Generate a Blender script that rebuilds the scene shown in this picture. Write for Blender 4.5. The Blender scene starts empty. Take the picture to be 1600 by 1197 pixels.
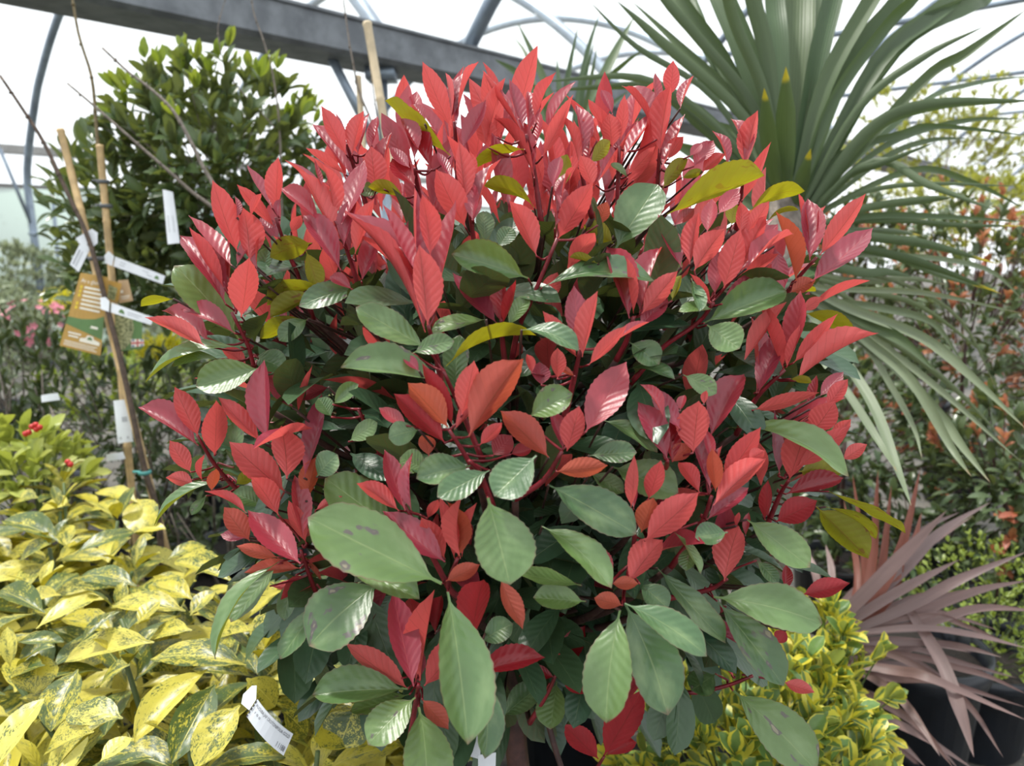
import bpy, math, random
import numpy as np
from mathutils import Vector, Matrix
random.seed(7); rng = np.random.default_rng(7)
scene = bpy.context.scene
COL = scene.collection
pi = math.pi
# ---------------------------------------------------------------- camera
F = 1186.0; CX, CY = 800.0, 598.5
CAM = Vector((0, 0, 1.5)); PITCH = math.radians(10.4)
RIGHT = Vector((1, 0, 0)); FWD = Vector((0, math.cos(PITCH), -math.sin(PITCH))); UP = Vector((0, math.sin(PITCH), math.cos(PITCH)))
cd = bpy.data.cameras.new('camera'); cam = bpy.data.objects.new('camera', cd); COL.objects.link(cam)
cam.location = CAM; cam.rotation_euler = (pi/2-PITCH, 0, 0)
cd.sensor_width = 36; cd.lens = F/1600*36; cd.clip_start = 0.02; cd.clip_end = 200
cd.dof.use_dof = True; cd.dof.focus_distance = 0.85; cd.dof.aperture_fstop = 5.5
scene.camera = cam
# ---------------------------------------------------------------- sky, sun, exposure
w = bpy.data.worlds.new('sky'); scene.world = w; w.use_nodes = True
bg = w.node_tree.nodes['Background']; bg.inputs[0].default_value = (0.93, 0.97, 1.0, 1); bg.inputs[1].default_value = 1.3
sd = bpy.data.lights.new('sun', 'SUN'); sd.energy = 3.6; sd.angle = math.radians(6); sd.color = (1, 0.96, 0.88)
sun = bpy.data.objects.new('sun', sd); COL.objects.link(sun); sun.location = (-2, 3, 6)
sun.rotation_euler = Vector((0.34, -0.10, -0.93)).to_track_quat('-Z', 'Y').to_euler()
vs = scene.view_settings; vs.view_transform = 'Standard'; vs.look = 'None'; vs.gamma = 1; vs.exposure = 0.42; vs.use_curve_mapping = False

def P(px, py, d):
    return CAM + d*(FWD + (px-CX)/F*RIGHT - (py-CY)/F*UP)
def depth_at_z(py, z):
    dz = FWD.z - (py-CY)/F*UP.z
    return (z-CAM.z)/dz

# ---------------------------------------------------------------- object helpers
def tag(o, label=None, cat=None, group=None, kind=None):
    if label: o['label'] = label
    if cat: o['category'] = cat
    if group: o['group'] = group
    if kind: o['kind'] = kind
    return o
def thing(name, loc, label, cat, group=None):
    o = bpy.data.objects.new(name, None); o.empty_display_size = 0.05; COL.objects.link(o); o.location = loc
    tag(o, label, cat, group); o['_w'] = 0; del o['_w']
    WORLD[o.name] = Vector(loc); return o
WORLD = {}
def link(name, mesh, parent=None, M=None, mat=None):
    """one object; M is its world matrix, parents are only ever translated"""
    o = bpy.data.objects.new(name, mesh); COL.objects.link(o)
    if mat is not None and not mesh.materials: mesh.materials.append(mat)
    if M is None: M = Matrix()
    WORLD[o.name] = M.to_translation()
    if parent is not None:
        o.parent = parent
        M = Matrix.Translation(-WORLD[parent.name]) @ M
    o.matrix_local = M
    return o
def mesh_from(name, v, f, mat=None, smooth=True, uv=None):
    m = bpy.data.meshes.new(name); m.from_pydata([tuple(a) for a in v], [], f)
    if uv is not None:
        l = m.uv_layers.new(name='UVMap')
        li = np.zeros(len(m.loops), dtype=np.int32); m.loops.foreach_get('vertex_index', li)
        l.data.foreach_set('uv', np.asarray(uv, dtype=np.float32)[li].ravel())
    if smooth: m.polygons.foreach_set('use_smooth', [True]*len(m.polygons))
    if mat: m.materials.append(mat)
    m.update(); return m
class MB:
    def __init__(s): s.v = []; s.f = []
    def add(s, v, f):
        k = len(s.v); s.v += [tuple(a) for a in v]; s.f += [[i+k for i in q] for q in f]
    def box(s, c, size, M=None):
        x, y, z = [a/2 for a in size]; c = Vector(c)
        pts = [Vector(p) for p in ((-x,-y,-z),(x,-y,-z),(x,y,-z),(-x,y,-z),(-x,-y,z),(x,-y,z),(x,y,z),(-x,y,z))]
        if M is not None: pts = [M @ p for p in pts]
        s.add([p+c for p in pts], [(3,2,1,0),(4,5,6,7),(0,1,5,4),(1,2,6,5),(2,3,7,6),(3,0,4,7)])
    def tube(s, pts, rad, n=6, cap=True):
        pts = [Vector(p) for p in pts]; N = len(pts)
        if not hasattr(rad, '__len__'): rad = [rad]*N
        v = []; f = []
        up = None
        for i, p in enumerate(pts):
            t = (pts[min(i+1, N-1)]-pts[max(i-1, 0)])
            t = t.normalized() if t.length > 1e-9 else Vector((0,0,1))
            if up is None: up = t.orthogonal().normalized()
            a = (up - t*up.dot(t)); a = a.normalized() if a.length > 1e-6 else t.orthogonal().normalized()
            up = a; b = t.cross(a)
            for k in range(n):
                an = 2*pi*k/n; v.append(p + (a*math.cos(an)+b*math.sin(an))*rad[i])
        for i in range(N-1):
            for k in range(n):
                f.append((i*n+k, i*n+(k+1) % n, (i+1)*n+(k+1) % n, (i+1)*n+k))
        if cap: f.append(list(range(n))[::-1]); f.append([(N-1)*n+k for k in range(n)])
        s.add(v, f)
    def lathe(s, prof, c, n=28):
        c = Vector(c); v = []; f = []
        for r, z in prof:
            for k in range(n): v.append(c+Vector((r*math.cos(2*pi*k/n), r*math.sin(2*pi*k/n), z)))
        for i in range(len(prof)-1):
            for k in range(n): f.append((i*n+k, i*n+(k+1) % n, (i+1)*n+(k+1) % n, (i+1)*n+k))
        s.add(v, f)
    def build(s, name, mat, parent=None, origin=None, smooth=True):
        o = Vector(origin) if origin is not None else (WORLD[parent.name] if parent is not None else Vector((0,0,0)))
        m = mesh_from(name, [Vector(p)-o for p in s.v], s.f, mat, smooth)
        return link(name, m, parent, Matrix.Translation(o))
def smooth_path(pts, n=6):
    """Catmull-Rom"""
    pts = [Vector(p) for p in pts]
    if len(pts) < 3: return pts
    q = [pts[0]*2-pts[1]]+pts+[pts[-1]*2-pts[-2]]; out = []
    for i in range(1, len(q)-2):
        for k in range(n):
            t = k/n; a, b, c, d = q[i-1], q[i], q[i+1], q[i+2]
            out.append(0.5*((2*b)+(c-a)*t+(2*a-5*b+4*c-d)*t*t+(3*b-a-3*c+d)*t**3))
    out.append(pts[-1]); return out

# ---------------------------------------------------------------- materials
def N(nt, typ, **kw):
    n = nt.nodes.new(typ)
    for k, v in kw.items(): setattr(n, k, v)
    return n
def math_(nt, op, a, b=None, c=None, clamp=False):
    n = N(nt, 'ShaderNodeMath', operation=op); n.use_clamp = clamp
    for i, x in enumerate((a, b, c)):
        if x is None: continue
        if isinstance(x, (int, float)): n.inputs[i].default_value = x
        else: nt.links.new(x, n.inputs[i])
    return n.outputs[0]
def mix_(nt, fac, a, b, mode='MIX'):
    n = N(nt, 'ShaderNodeMix', data_type='RGBA', blend_type=mode)
    for i, x in ((0, fac), (6, a), (7, b)):
        if isinstance(x, (int, float)): n.inputs[i].default_value = x
        elif isinstance(x, tuple): n.inputs[i].default_value = (*x, 1) if len(x) == 3 else x
        else: nt.links.new(x, n.inputs[i])
    return n.outputs[2]
def ramp_(nt, fac, lo, hi):
    n = N(nt, 'ShaderNodeMapRange'); n.interpolation_type = 'SMOOTHSTEP'
    nt.links.new(fac, n.inputs[0]); n.inputs[1].default_value = lo; n.inputs[2].default_value = hi
    return n.outputs[0]
def noise_(nt, scale, vec=None, detail=3, rough=0.55):
    n = N(nt, 'ShaderNodeTexNoise'); n.inputs['Scale'].default_value = scale; n.inputs['Detail'].default_value = detail; n.inputs['Roughness'].default_value = rough
    if vec is not None: nt.links.new(vec, n.inputs['Vector'])
    return n.outputs[0]
def newmat(name):
    m = bpy.data.materials.new(name); m.use_nodes = True; nt = m.node_tree
    return m, nt, nt.nodes['Principled BSDF'], nt.nodes['Material Output']
def simple(name, col, rough=0.6, metal=0.0, var=0.25, scale=20, bump=0.0, col2=None, spec=0.5):
    m, nt, b, out = newmat(name)
    tc = N(nt, 'ShaderNodeTexCoord').outputs['Object']
    n = noise_(nt, scale, tc, 5)
    c2 = col2 or tuple(x*(1-var) for x in col)
    nt.links.new(mix_(nt, ramp_(nt, n, 0.3, 0.7), col, c2), b.inputs['Base Color'])
    b.inputs['Roughness'].default_value = rough; b.inputs['Metallic'].default_value = metal; b.inputs['Specular IOR Level'].default_value = spec
    if bump:
        bn = N(nt, 'ShaderNodeBump'); bn.inputs['Strength'].default_value = bump; bn.inputs['Distance'].default_value = 0.01
        nt.links.new(n, bn.inputs['Height']); nt.links.new(bn.outputs[0], b.inputs['Normal'])
    return m
def leaf_mat(name, up1, up2, dn1, dn2, trans, tf=0.3, rough=0.4, rough_dn=0.6, veins=9, vein_bump=0.4, rib_up=None, rib_dn=None,
             margin=None, speckle=None, spots=0.0, base_tint=None, spec=0.5, tip=None, striate=False):
    """leaf: upper face = front side, under face = back side. u runs base to tip, v across"""
    m, nt, b, out = newmat(name); L = nt.links.new
    uv = N(nt, 'ShaderNodeUVMap'); sx = N(nt, 'ShaderNodeSeparateXYZ'); L(uv.outputs[0], sx.inputs[0]); u, v = sx.outputs[0], sx.outputs[1]
    ac = math_(nt, 'ABSOLUTE', math_(nt, 'MULTIPLY', math_(nt, 'SUBTRACT', v, 0.5), 2.0))
    geo = N(nt, 'ShaderNodeNewGeometry'); oi = N(nt, 'ShaderNodeObjectInfo')
    rnd = math_(nt, 'FRACT', math_(nt, 'ADD', oi.outputs['Random'], geo.outputs['Random Per Island']))
    rnd2 = math_(nt, 'FRACT', math_(nt, 'MULTIPLY', rnd, 17.31))
    tco = N(nt, 'ShaderNodeTexCoord').outputs['Object']
    off = N(nt, 'ShaderNodeCombineXYZ'); L(u, off.inputs[0]); L(v, off.inputs[1]); L(math_(nt, 'MULTIPLY', rnd, 40.0), off.inputs[2])
    nz = noise_(nt, 2.2, off.outputs[0], 4)
    up = mix_(nt, rnd, up1, up2); dn = mix_(nt, rnd2, dn1, dn2)
    if base_tint: up = mix_(nt, math_(nt, 'MULTIPLY', ramp_(nt, nz, 0.45, 0.75), 0.7), up, base_tint)
    if margin:
        mk = ramp_(nt, math_(nt, 'ADD', math_(nt, 'ADD', ac, math_(nt, 'MULTIPLY', math_(nt, 'SUBTRACT', nz, 0.5), 0.9)), math_(nt, 'MULTIPLY', math_(nt, 'SUBTRACT', rnd2, 0.62), 0.8)), 0.42, 0.55)
        mg = mix_(nt, rnd, margin[0], margin[1]); up = mix_(nt, mk, up, mg); dn = mix_(nt, mk, dn, mg)
    if speckle:
        n1 = noise_(nt, 26.0, off.outputs[0], 6, 0.75); n2 = noise_(nt, 4.0, off.outputs[0], 2)
        sm = ramp_(nt, math_(nt, 'ADD', n1, math_(nt, 'ADD', math_(nt, 'MULTIPLY', math_(nt, 'SUBTRACT', n2, 0.5), 0.5), math_(nt, 'MULTIPLY', math_(nt, 'SUBTRACT', rnd2, 0.62), 0.22))), 0.45, 0.52)
        up = mix_(nt, sm, up, speckle); dn = mix_(nt, math_(nt, 'MULTIPLY', sm, 0.7), dn, speckle)
    rib = math_(nt, 'SUBTRACT', 1.0, ramp_(nt, ac, 0.008, 0.045))
    if rib_up: up = mix_(nt, math_(nt, 'MULTIPLY', rib, 0.6), up, rib_up)
    if rib_dn: dn = mix_(nt, math_(nt, 'MULTIPLY', rib, 0.75), dn, rib_dn)
    if veins:
        ph = math_(nt, 'SUBTRACT', math_(nt, 'MULTIPLY', u, float(veins)), math_(nt, 'MULTIPLY', math_(nt, 'POWER', ac, 0.8), veins*0.22))
        wv = math_(nt, 'SINE', math_(nt, 'MULTIPLY', ph, 2*pi))
        vl = ramp_(nt, wv, 0.86, 1.0)
        dn = mix_(nt, math_(nt, 'MULTIPLY', vl, 0.22), dn, rib_dn or (0.2, 0.05, 0.03))
    if striate:
        st = math_(nt, 'SINE', math_(nt, 'MULTIPLY', v, 60.0)); st2 = math_(nt, 'MULTIPLY', math_(nt, 'ADD', st, 1.0), 0.12)
        up = mix_(nt, st2, up, tuple(x*0.5 for x in up1)); dn = mix_(nt, st2, dn, tuple(x*0.5 for x in dn1))
    if tip:
        tm = ramp_(nt, math_(nt, 'ADD', u, math_(nt, 'MULTIPLY', math_(nt, 'SUBTRACT', rnd2, 0.5), 0.06)), tip[1], tip[1]+0.06)
        up = mix_(nt, tm, up, tip[0]); dn = mix_(nt, tm, dn, tip[0])
    if spots:
        so = noise_(nt, 5.0, off.outputs[0], 2, 0.4)
        gate = math_(nt, 'GREATER_THAN', rnd2, 0.95-spots*0.5)
        sm = math_(nt, 'MULTIPLY', math_(nt, 'MULTIPLY', ramp_(nt, so, 0.63, 0.68), gate), 0.8)
        core = ramp_(nt, so, 0.70, 0.73)
        up = mix_(nt, sm, up, mix_(nt, core, (0.095, 0.055, 0.085), (0.30, 0.24, 0.18))); dn = mix_(nt, sm, dn, (0.16, 0.03, 0.02))
        ed = math_(nt, 'MULTIPLY', ramp_(nt, math_(nt, 'ADD', math_(nt, 'MAXIMUM', ac, u), math_(nt, 'MULTIPLY', nz, 0.12)), 1.0, 1.06), 0.6)
        up = mix_(nt, ed, up, (0.16, 0.05, 0.05)); dn = mix_(nt, ed, dn, (0.16, 0.05, 0.03))
    col = mix_(nt, geo.outputs['Backfacing'], up, dn)
    n0 = mix_(nt, 0.35, col, nz, 'OVERLAY'); L(n0, b.inputs['Base Color'])
    rg = N(nt, 'ShaderNodeMix', data_type='FLOAT'); L(geo.outputs['Backfacing'], rg.inputs[0]); rg.inputs[2].default_value = rough; rg.inputs[3].default_value = rough_dn
    L(rg.outputs[0], b.inputs['Roughness']); b.inputs['Specular IOR Level'].default_value = spec
    if veins or striate:
        h = math_(nt, 'ADD', math_(nt, 'MULTIPLY', wv if veins else st, 0.5), math_(nt, 'MULTIPLY', rib, -1.0)) if veins else st
        h = math_(nt, 'ADD', h, math_(nt, 'MULTIPLY', noise_(nt, 14.0, off.outputs[0], 2), 0.8))
        bp = N(nt, 'ShaderNodeBump'); bp.inputs['Strength'].default_value = vein_bump; bp.inputs['Distance'].default_value = 0.0009
        L(h, bp.inputs['Height']); L(bp.outputs[0], b.inputs['Normal'])
    tr = N(nt, 'ShaderNodeBsdfTranslucent')
    tc = mix_(nt, 0.45, trans, col) ; L(tc, tr.inputs[0])
    mx = N(nt, 'ShaderNodeMixShader'); mx.inputs[0].default_value = tf
    L(b.outputs[0], mx.inputs[1]); L(tr.outputs[0], mx.inputs[2]); L(mx.outputs[0], out.inputs[0])
    return m

MAT = {}
MAT['red'] = leaf_mat('red_young_leaf', (0.26, 0.022, 0.052), (0.36, 0.036, 0.056), (0.68, 0.105, 0.100), (0.58, 0.060, 0.066), (0.95, 0.15, 0.13), tf=0.36,
    rough=0.37, rough_dn=0.5, veins=9, vein_bump=0.26, spec=0.8, rib_up=(0.45, 0.06, 0.07), rib_dn=(0.25, 0.03, 0.015))
MAT['copper'] = leaf_mat('copper_young_leaf', (0.30, 0.035, 0.028), (0.30, 0.055, 0.030), (0.52, 0.105, 0.055), (0.45, 0.075, 0.055), (0.85, 0.17, 0.06), tf=0.34,
    rough=0.30, rough_dn=0.5, veins=9, vein_bump=0.24, rib_up=(0.5, 0.16, 0.08), rib_dn=(0.25, 0.05, 0.02))
MAT['crimson'] = leaf_mat('deep_crimson_leaf', (0.22, 0.012, 0.02), (0.30, 0.016, 0.024), (0.30, 0.014, 0.022), (0.38, 0.018, 0.024), (0.75, 0.03, 0.03), tf=0.28,
    rough=0.30, rough_dn=0.5, veins=9, vein_bump=0.2, rib_up=(0.4, 0.05, 0.06), rib_dn=(0.18, 0.015, 0.012))
MAT['green'] = leaf_mat('mature_green_leaf', (0.125, 0.215, 0.060), (0.050, 0.125, 0.050), (0.20, 0.23, 0.025), (0.17, 0.21, 0.03), (0.42, 0.46, 0.01), tf=0.24,
    rough=0.37, rough_dn=0.6, veins=9, vein_bump=0.26, spec=0.75, rib_up=(0.22, 0.30, 0.12), rib_dn=(0.16, 0.10, 0.03), spots=0.35, base_tint=(0.17, 0.25, 0.11))
MAT['inner'] = leaf_mat('shaded_old_leaf', (0.030, 0.072, 0.040), (0.055, 0.105, 0.045), (0.075, 0.105, 0.035), (0.06, 0.09, 0.04), (0.16, 0.20, 0.02), tf=0.12,
    rough=0.33, rough_dn=0.55, veins=9, vein_bump=0.2, rib_up=(0.10, 0.15, 0.07))  # older leaves' dark green, with the bush's inner shade put into the colour
MAT['olive'] = leaf_mat('backlit_olive_leaf', (0.11, 0.19, 0.05), (0.09, 0.17, 0.05), (0.25, 0.24, 0.015), (0.20, 0.20, 0.02), (0.60, 0.58, 0.005), tf=0.38,
    rough=0.4, rough_dn=0.6, veins=9, vein_bump=0.25, rib_up=(0.22, 0.3, 0.1), rib_dn=(0.20, 0.07, 0.02), spots=0.75)
MAT['aucuba'] = leaf_mat('spotted_laurel_leaf', (0.60, 0.54, 0.11), (0.47, 0.40, 0.03), (0.40, 0.35, 0.03), (0.33, 0.30, 0.02), (0.70, 0.58, 0.02), tf=0.18,
    rough=0.36, rough_dn=0.6, veins=6, vein_bump=0.30, speckle=(0.055, 0.10, 0.030), rib_up=(0.70, 0.62, 0.12))
MAT['bay'] = leaf_mat('bay_leaf', (0.065, 0.110, 0.045), (0.105, 0.150, 0.060), (0.13, 0.17, 0.07), (0.15, 0.18, 0.07), (0.30, 0.36, 0.03), tf=0.22,
    rough=0.27, veins=7, vein_bump=0.12, rib_up=(0.12, 0.17, 0.06))
MAT['bay_tip'] = leaf_mat('fresh_bay_leaf', (0.17, 0.25, 0.035), (0.22, 0.29, 0.04), (0.24, 0.28, 0.05), (0.2, 0.26, 0.04), (0.5, 0.6, 0.03), tf=0.35,
    rough=0.4, veins=7, vein_bump=0.15)
MAT['cord'] = leaf_mat('sword_leaf', (0.055, 0.100, 0.042), (0.085, 0.125, 0.050), (0.065, 0.100, 0.045), (0.085, 0.125, 0.055), (0.20, 0.30, 0.04), tf=0.16,
    rough=0.46, rough_dn=0.5, veins=0, striate=True, vein_bump=0.2, tip=((0.10, 0.09, 0.03), 0.975))
MAT['cord_yellow'] = leaf_mat('yellow_tipped_sword_leaf', (0.070, 0.120, 0.055), (0.095, 0.135, 0.060), (0.065, 0.100, 0.045), (0.085, 0.125, 0.055), (0.20, 0.30, 0.04), tf=0.16,
    rough=0.38, rough_dn=0.45, veins=0, striate=True, vein_bump=0.2, tip=((0.62, 0.48, 0.03), 0.86))
MAT['cord_pale'] = leaf_mat('sky_pale_sword_leaf', (0.20, 0.25, 0.15), (0.26, 0.30, 0.19), (0.14, 0.18, 0.09), (0.18, 0.21, 0.12), (0.25, 0.32, 0.10), tf=0.16,
    rough=0.42, rough_dn=0.5, veins=0, striate=True, vein_bump=0.2, tip=((0.28, 0.22, 0.13), 0.93))  # pale tone stands for sky reflected on the drooping leaves, put into the colour
MAT['purple'] = leaf_mat('purple_sword_leaf', (0.20, 0.135, 0.13), (0.26, 0.165, 0.15), (0.16, 0.075, 0.070), (0.12, 0.07, 0.07), (0.40, 0.13, 0.10), tf=0.18,
    rough=0.38, rough_dn=0.5, veins=0, striate=True, vein_bump=0.2)
MAT['russet'] = leaf_mat('russet_sword_leaf', (0.24, 0.075, 0.05), (0.28, 0.09, 0.06), (0.26, 0.07, 0.05), (0.2, 0.07, 0.06), (0.55, 0.15, 0.08), tf=0.22,
    rough=0.4, veins=0, striate=True, vein_bump=0.2)
MAT['euonymus'] = leaf_mat('gold_edged_leaf', (0.13, 0.24, 0.07), (0.10, 0.19, 0.06), (0.22, 0.28, 0.08), (0.2, 0.25, 0.08), (0.55, 0.60, 0.04), tf=0.3,
    rough=0.36, veins=5, vein_bump=0.15, margin=((0.66, 0.64, 0.10), (0.62, 0.50, 0.04)))
MAT['hedge'] = leaf_mat('hedge_green_leaf', (0.075, 0.115, 0.055), (0.13, 0.17, 0.085), (0.10, 0.14, 0.06), (0.12, 0.15, 0.06), (0.25, 0.3, 0.04), tf=0.2, rough=0.27, veins=0)
MAT['orange'] = leaf_mat('orange_young_leaf', (0.42, 0.18, 0.075), (0.38, 0.11, 0.075), (0.45, 0.19, 0.09), (0.4, 0.13, 0.08), (0.7, 0.30, 0.10), tf=0.35, rough=0.45, veins=0)
MAT['airy'] = leaf_mat('yellow_green_small_leaf', (0.25, 0.29, 0.05), (0.33, 0.33, 0.06), (0.28, 0.30, 0.06), (0.3, 0.3, 0.06), (0.6, 0.6, 0.08), tf=0.4, rough=0.45, veins=0)
MAT['dark'] = leaf_mat('dark_shrub_leaf', (0.050, 0.085, 0.038), (0.095, 0.130, 0.055), (0.07, 0.10, 0.04), (0.09, 0.12, 0.05), (0.22, 0.28, 0.04), tf=0.2, rough=0.28, veins=0)
MAT['skimmia'] = leaf_mat('lime_shrub_leaf', (0.50, 0.52, 0.14), (0.34, 0.40, 0.09), (0.34, 0.38, 0.09), (0.24, 0.3, 0.07), (0.6, 0.66, 0.06), tf=0.3, rough=0.38, veins=6, vein_bump=0.15)
MAT['sage'] = leaf_mat('pale_sage_leaf', (0.30, 0.34, 0.22), (0.24, 0.29, 0.17), (0.30, 0.33, 0.24), (0.26, 0.3, 0.2), (0.4, 0.45, 0.2), tf=0.25, rough=0.5, veins=0)
MAT['hebe'] = leaf_mat('small_lime_leaf', (0.27, 0.34, 0.06), (0.18, 0.25, 0.05), (0.25, 0.3, 0.06), (0.2, 0.26, 0.05), (0.5, 0.6, 0.05), tf=0.3, rough=0.42, veins=0)
MAT['yellow'] = leaf_mat('bright_yellow_leaf', (0.75, 0.68, 0.04), (0.62, 0.60, 0.04), (0.7, 0.62, 0.04), (0.6, 0.55, 0.04), (0.9, 0.8, 0.03), tf=0.3, rough=0.45, veins=0)
MAT['pink'] = simple('pink_petal', (0.75, 0.22, 0.30), 0.5, var=0.3, scale=60)
MAT['berry'] = simple('red_berry', (0.60, 0.025, 0.02), 0.25, var=0.3)
MAT['redstem'] = simple('red_young_stem', (0.26, 0.016, 0.028), 0.38, var=0.5, scale=60, bump=0.1)
MAT['brownstem'] = simple('brown_twig', (0.085, 0.035, 0.030), 0.6, var=0.5, scale=60, bump=0.2)
MAT['greytwig'] = simple('grey_bark', (0.22, 0.185, 0.155), 0.75, var=0.45, scale=70, bump=0.3)
MAT['olivetwig'] = simple('olive_bark', (0.20, 0.15, 0.07), 0.7, var=0.45, scale=70, bump=0.3)
MAT['darkbark'] = simple('dark_brown_bark', (0.10, 0.065, 0.045), 0.7, var=0.45, scale=70, bump=0.3)
MAT['bamboo'] = simple('bamboo_cane', (0.58, 0.40, 0.19), 0.5, var=0.3, scale=30)
MAT['palecane'] = simple('pale_wooden_cane', (0.62, 0.50, 0.33), 0.6, var=0.25, scale=30)
MAT['galv'] = simple('galvanised_steel', (0.20, 0.215, 0.235), 0.55, 0.35, col2=(0.12, 0.13, 0.145), scale=9, bump=0.1)
MAT['galv_pipe'] = simple('galvanised_pipe', (0.30, 0.36, 0.43), 0.42, 0.5, col2=(0.20, 0.24, 0.30), scale=6)
MAT['wood'] = simple('weathered_rail', (0.22, 0.21, 0.20), 0.7, var=0.3, scale=8)
MAT['pot'] = simple('black_plastic_pot', (0.012, 0.016, 0.024), 0.42, var=0.4)
MAT['soil'] = simple('compost', (0.022, 0.016, 0.012), 0.95, var=0.6, scale=90, bump=0.8)
MAT['white_tag'] = simple('white_plastic_label', (0.72, 0.75, 0.80), 0.45, var=0.06, scale=30)
MAT['ink'] = simple('grey_print', (0.06, 0.06, 0.08), 0.6, var=0.2)
MAT['paleink'] = simple('faint_print', (0.42, 0.44, 0.48), 0.6, var=0.1)
MAT['ochre'] = simple('ochre_card', (0.46, 0.27, 0.055), 0.5, var=0.12, scale=20)
MAT['kraft'] = simple('kraft_card', (0.50, 0.34, 0.19), 0.6, var=0.12, scale=20)
MAT['cardgreen'] = simple('card_green_print', (0.10, 0.20, 0.06), 0.5, var=0.2, scale=20)
MAT['cream'] = simple('cream_print', (0.80, 0.76, 0.66), 0.5, var=0.05)
MAT['yellowink'] = simple('yellow_print', (0.75, 0.55, 0.03), 0.5, var=0.1)
MAT['photo_print'] = simple('foliage_photo_print', (0.42, 0.42, 0.22), 0.5, scale=140, col2=(0.07, 0.09, 0.03))
MAT['unionred'] = simple('flag_red_print', (0.55, 0.12, 0.12), 0.5, var=0.1)
MAT['unionblue'] = simple('flag_blue_print', (0.12, 0.16, 0.32), 0.5, var=0.1)
MAT['tie'] = simple('turquoise_tie', (0.10, 0.38, 0.36), 0.5, var=0.2)
MAT['greytie'] = simple('grey_rubber_tie', (0.12, 0.13, 0.14), 0.6, var=0.2)

# ---------------------------------------------------------------- leaf shapes
def prof(p, q, pet=0.07, ac=0.0):
    mx = (p/(p+q))**p*(q/(p+q))**q
    def f(t):
        if t <= pet: return 0.05
        tt = (t-pet)/(1-pet)
        r = tt**p*(1-tt)**q/mx
        if ac and tt > 1-ac: r *= 0.55+0.45*((1-tt)/ac)
        return max(0.05 if t < 0.3 else 0.0, r)
    return f
def leaf_geo(nl, nw, pf, fold=0.25, bulge=0.05, curl=0.0, wave=0.0, serr=0.0, wl=0.36, ph=0.0, twist=0.0):
    v, f, uv = [], [], []
    for i in range(nl+1):
        t = i/nl; hw = pf(t)*0.5
        if serr and i % 2 and 0.15 < t < 0.97: hw *= 1-serr
        for j in range(nw+1):
            s = -1+2*j/nw; a = abs(s)
            z = bulge*4*t*(1-t) + curl*(t**3-t) + fold*a*hw*wl + wave*math.sin(2*pi*2.5*t+ph+(0.6 if s > 0 else 0))*a*a*t
            y = s*hw
            if twist: an = twist*(t-0.3); z += math.sin(an)*y*wl; y *= math.cos(an)
            v.append((t, y, z)); uv.append((t, 0.5+0.5*s))
    for i in range(nl):
        for j in range(nw):
            k = i*(nw+1)+j; f.append((k, k+nw+1, k+nw+2, k+1))
    return np.array(v), f, np.array(uv)
def leaf_mesh(name, g, mat): return mesh_from(name, g[0], g[1], mat, True, g[2])
def leaf_M(b, tip, n, W):
    """world matrix that lays a unit leaf from b to tip with upper side towards n"""
    a = tip-b; L = a.length; a = a/L
    n = (n-a*n.dot(a)); n = n.normalized() if n.length > 1e-6 else a.orthogonal().normalized()
    y = n.cross(a)
    return Matrix(((a.x*L, y.x*W, n.x*L, b.x), (a.y*L, y.y*W, n.y*L, b.y), (a.z*L, y.z*W, n.z*L, b.z), (0, 0, 0, 1)))
def stuff_mesh(name, g, Ms, mat):
    V, Fc, UV = g; k = len(V); H = np.c_[V, np.ones(k)]
    A = np.array([np.array(M)[:3] for M in Ms])
    vv = np.einsum('nij,kj->nki', A, H).reshape(-1, 3)
    fa = np.array(Fc); ff = (fa[None]+(np.arange(len(Ms))*k)[:, None, None]).reshape(-1, fa.shape[1])
    m = bpy.data.meshes.new(name); m.vertices.add(len(vv)); m.vertices.foreach_set('co', vv.ravel())
    nl = ff.size; m.loops.add(nl); m.loops.foreach_set('vertex_index', ff.ravel().astype(np.int32))
    m.polygons.add(len(ff)); m.polygons.foreach_set('loop_start', np.arange(0, nl, fa.shape[1], dtype=np.int32))
    m.update(calc_edges=True); l = m.uv_layers.new(name='UVMap'); l.data.foreach_set('uv', np.tile(UV, (len(Ms), 1))[ff.ravel()].astype(np.float32).ravel())
    m.polygons.foreach_set('use_smooth', [True]*len(m.polygons)); m.materials.append(mat); m.validate(); return m
def stuff(name, g, Ms, mat, parent):
    o = WORLD[parent.name]; T = Matrix.Translation(-o)
    ob = link(name, stuff_mesh(name, g, [T @ M for M in Ms], mat), parent, Matrix.Translation(o)); ob['kind'] = 'stuff'; return ob
def rdir(zmin=-1.0, zmax=1.0):
    z = random.uniform(zmin, zmax); a = random.uniform(0, 2*pi); r = math.sqrt(max(0, 1-z*z)); return Vector((r*math.cos(a), r*math.sin(a), z))
def pot(parent, c, r=0.15, h=0.28):
    """rimmed nursery pot with compost"""
    b = MB(); b.lathe([(0.02, 0.0), (r*0.76, 0.0), (r*0.80, 0.01), (r*0.96, h*0.86), (r*1.05, h*0.87), (r*1.06, h), (r*0.99, h), (r*0.96, h*0.88), (r*0.9, h*0.6)], c)
    b.build('pot', MAT['pot'], parent)
    s = MB(); s.lathe([(0.0, h*0.90), (r*0.5, h*0.92), (r*0.97, h*0.89)], c); s.build('compost', MAT['soil'], parent)

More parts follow.
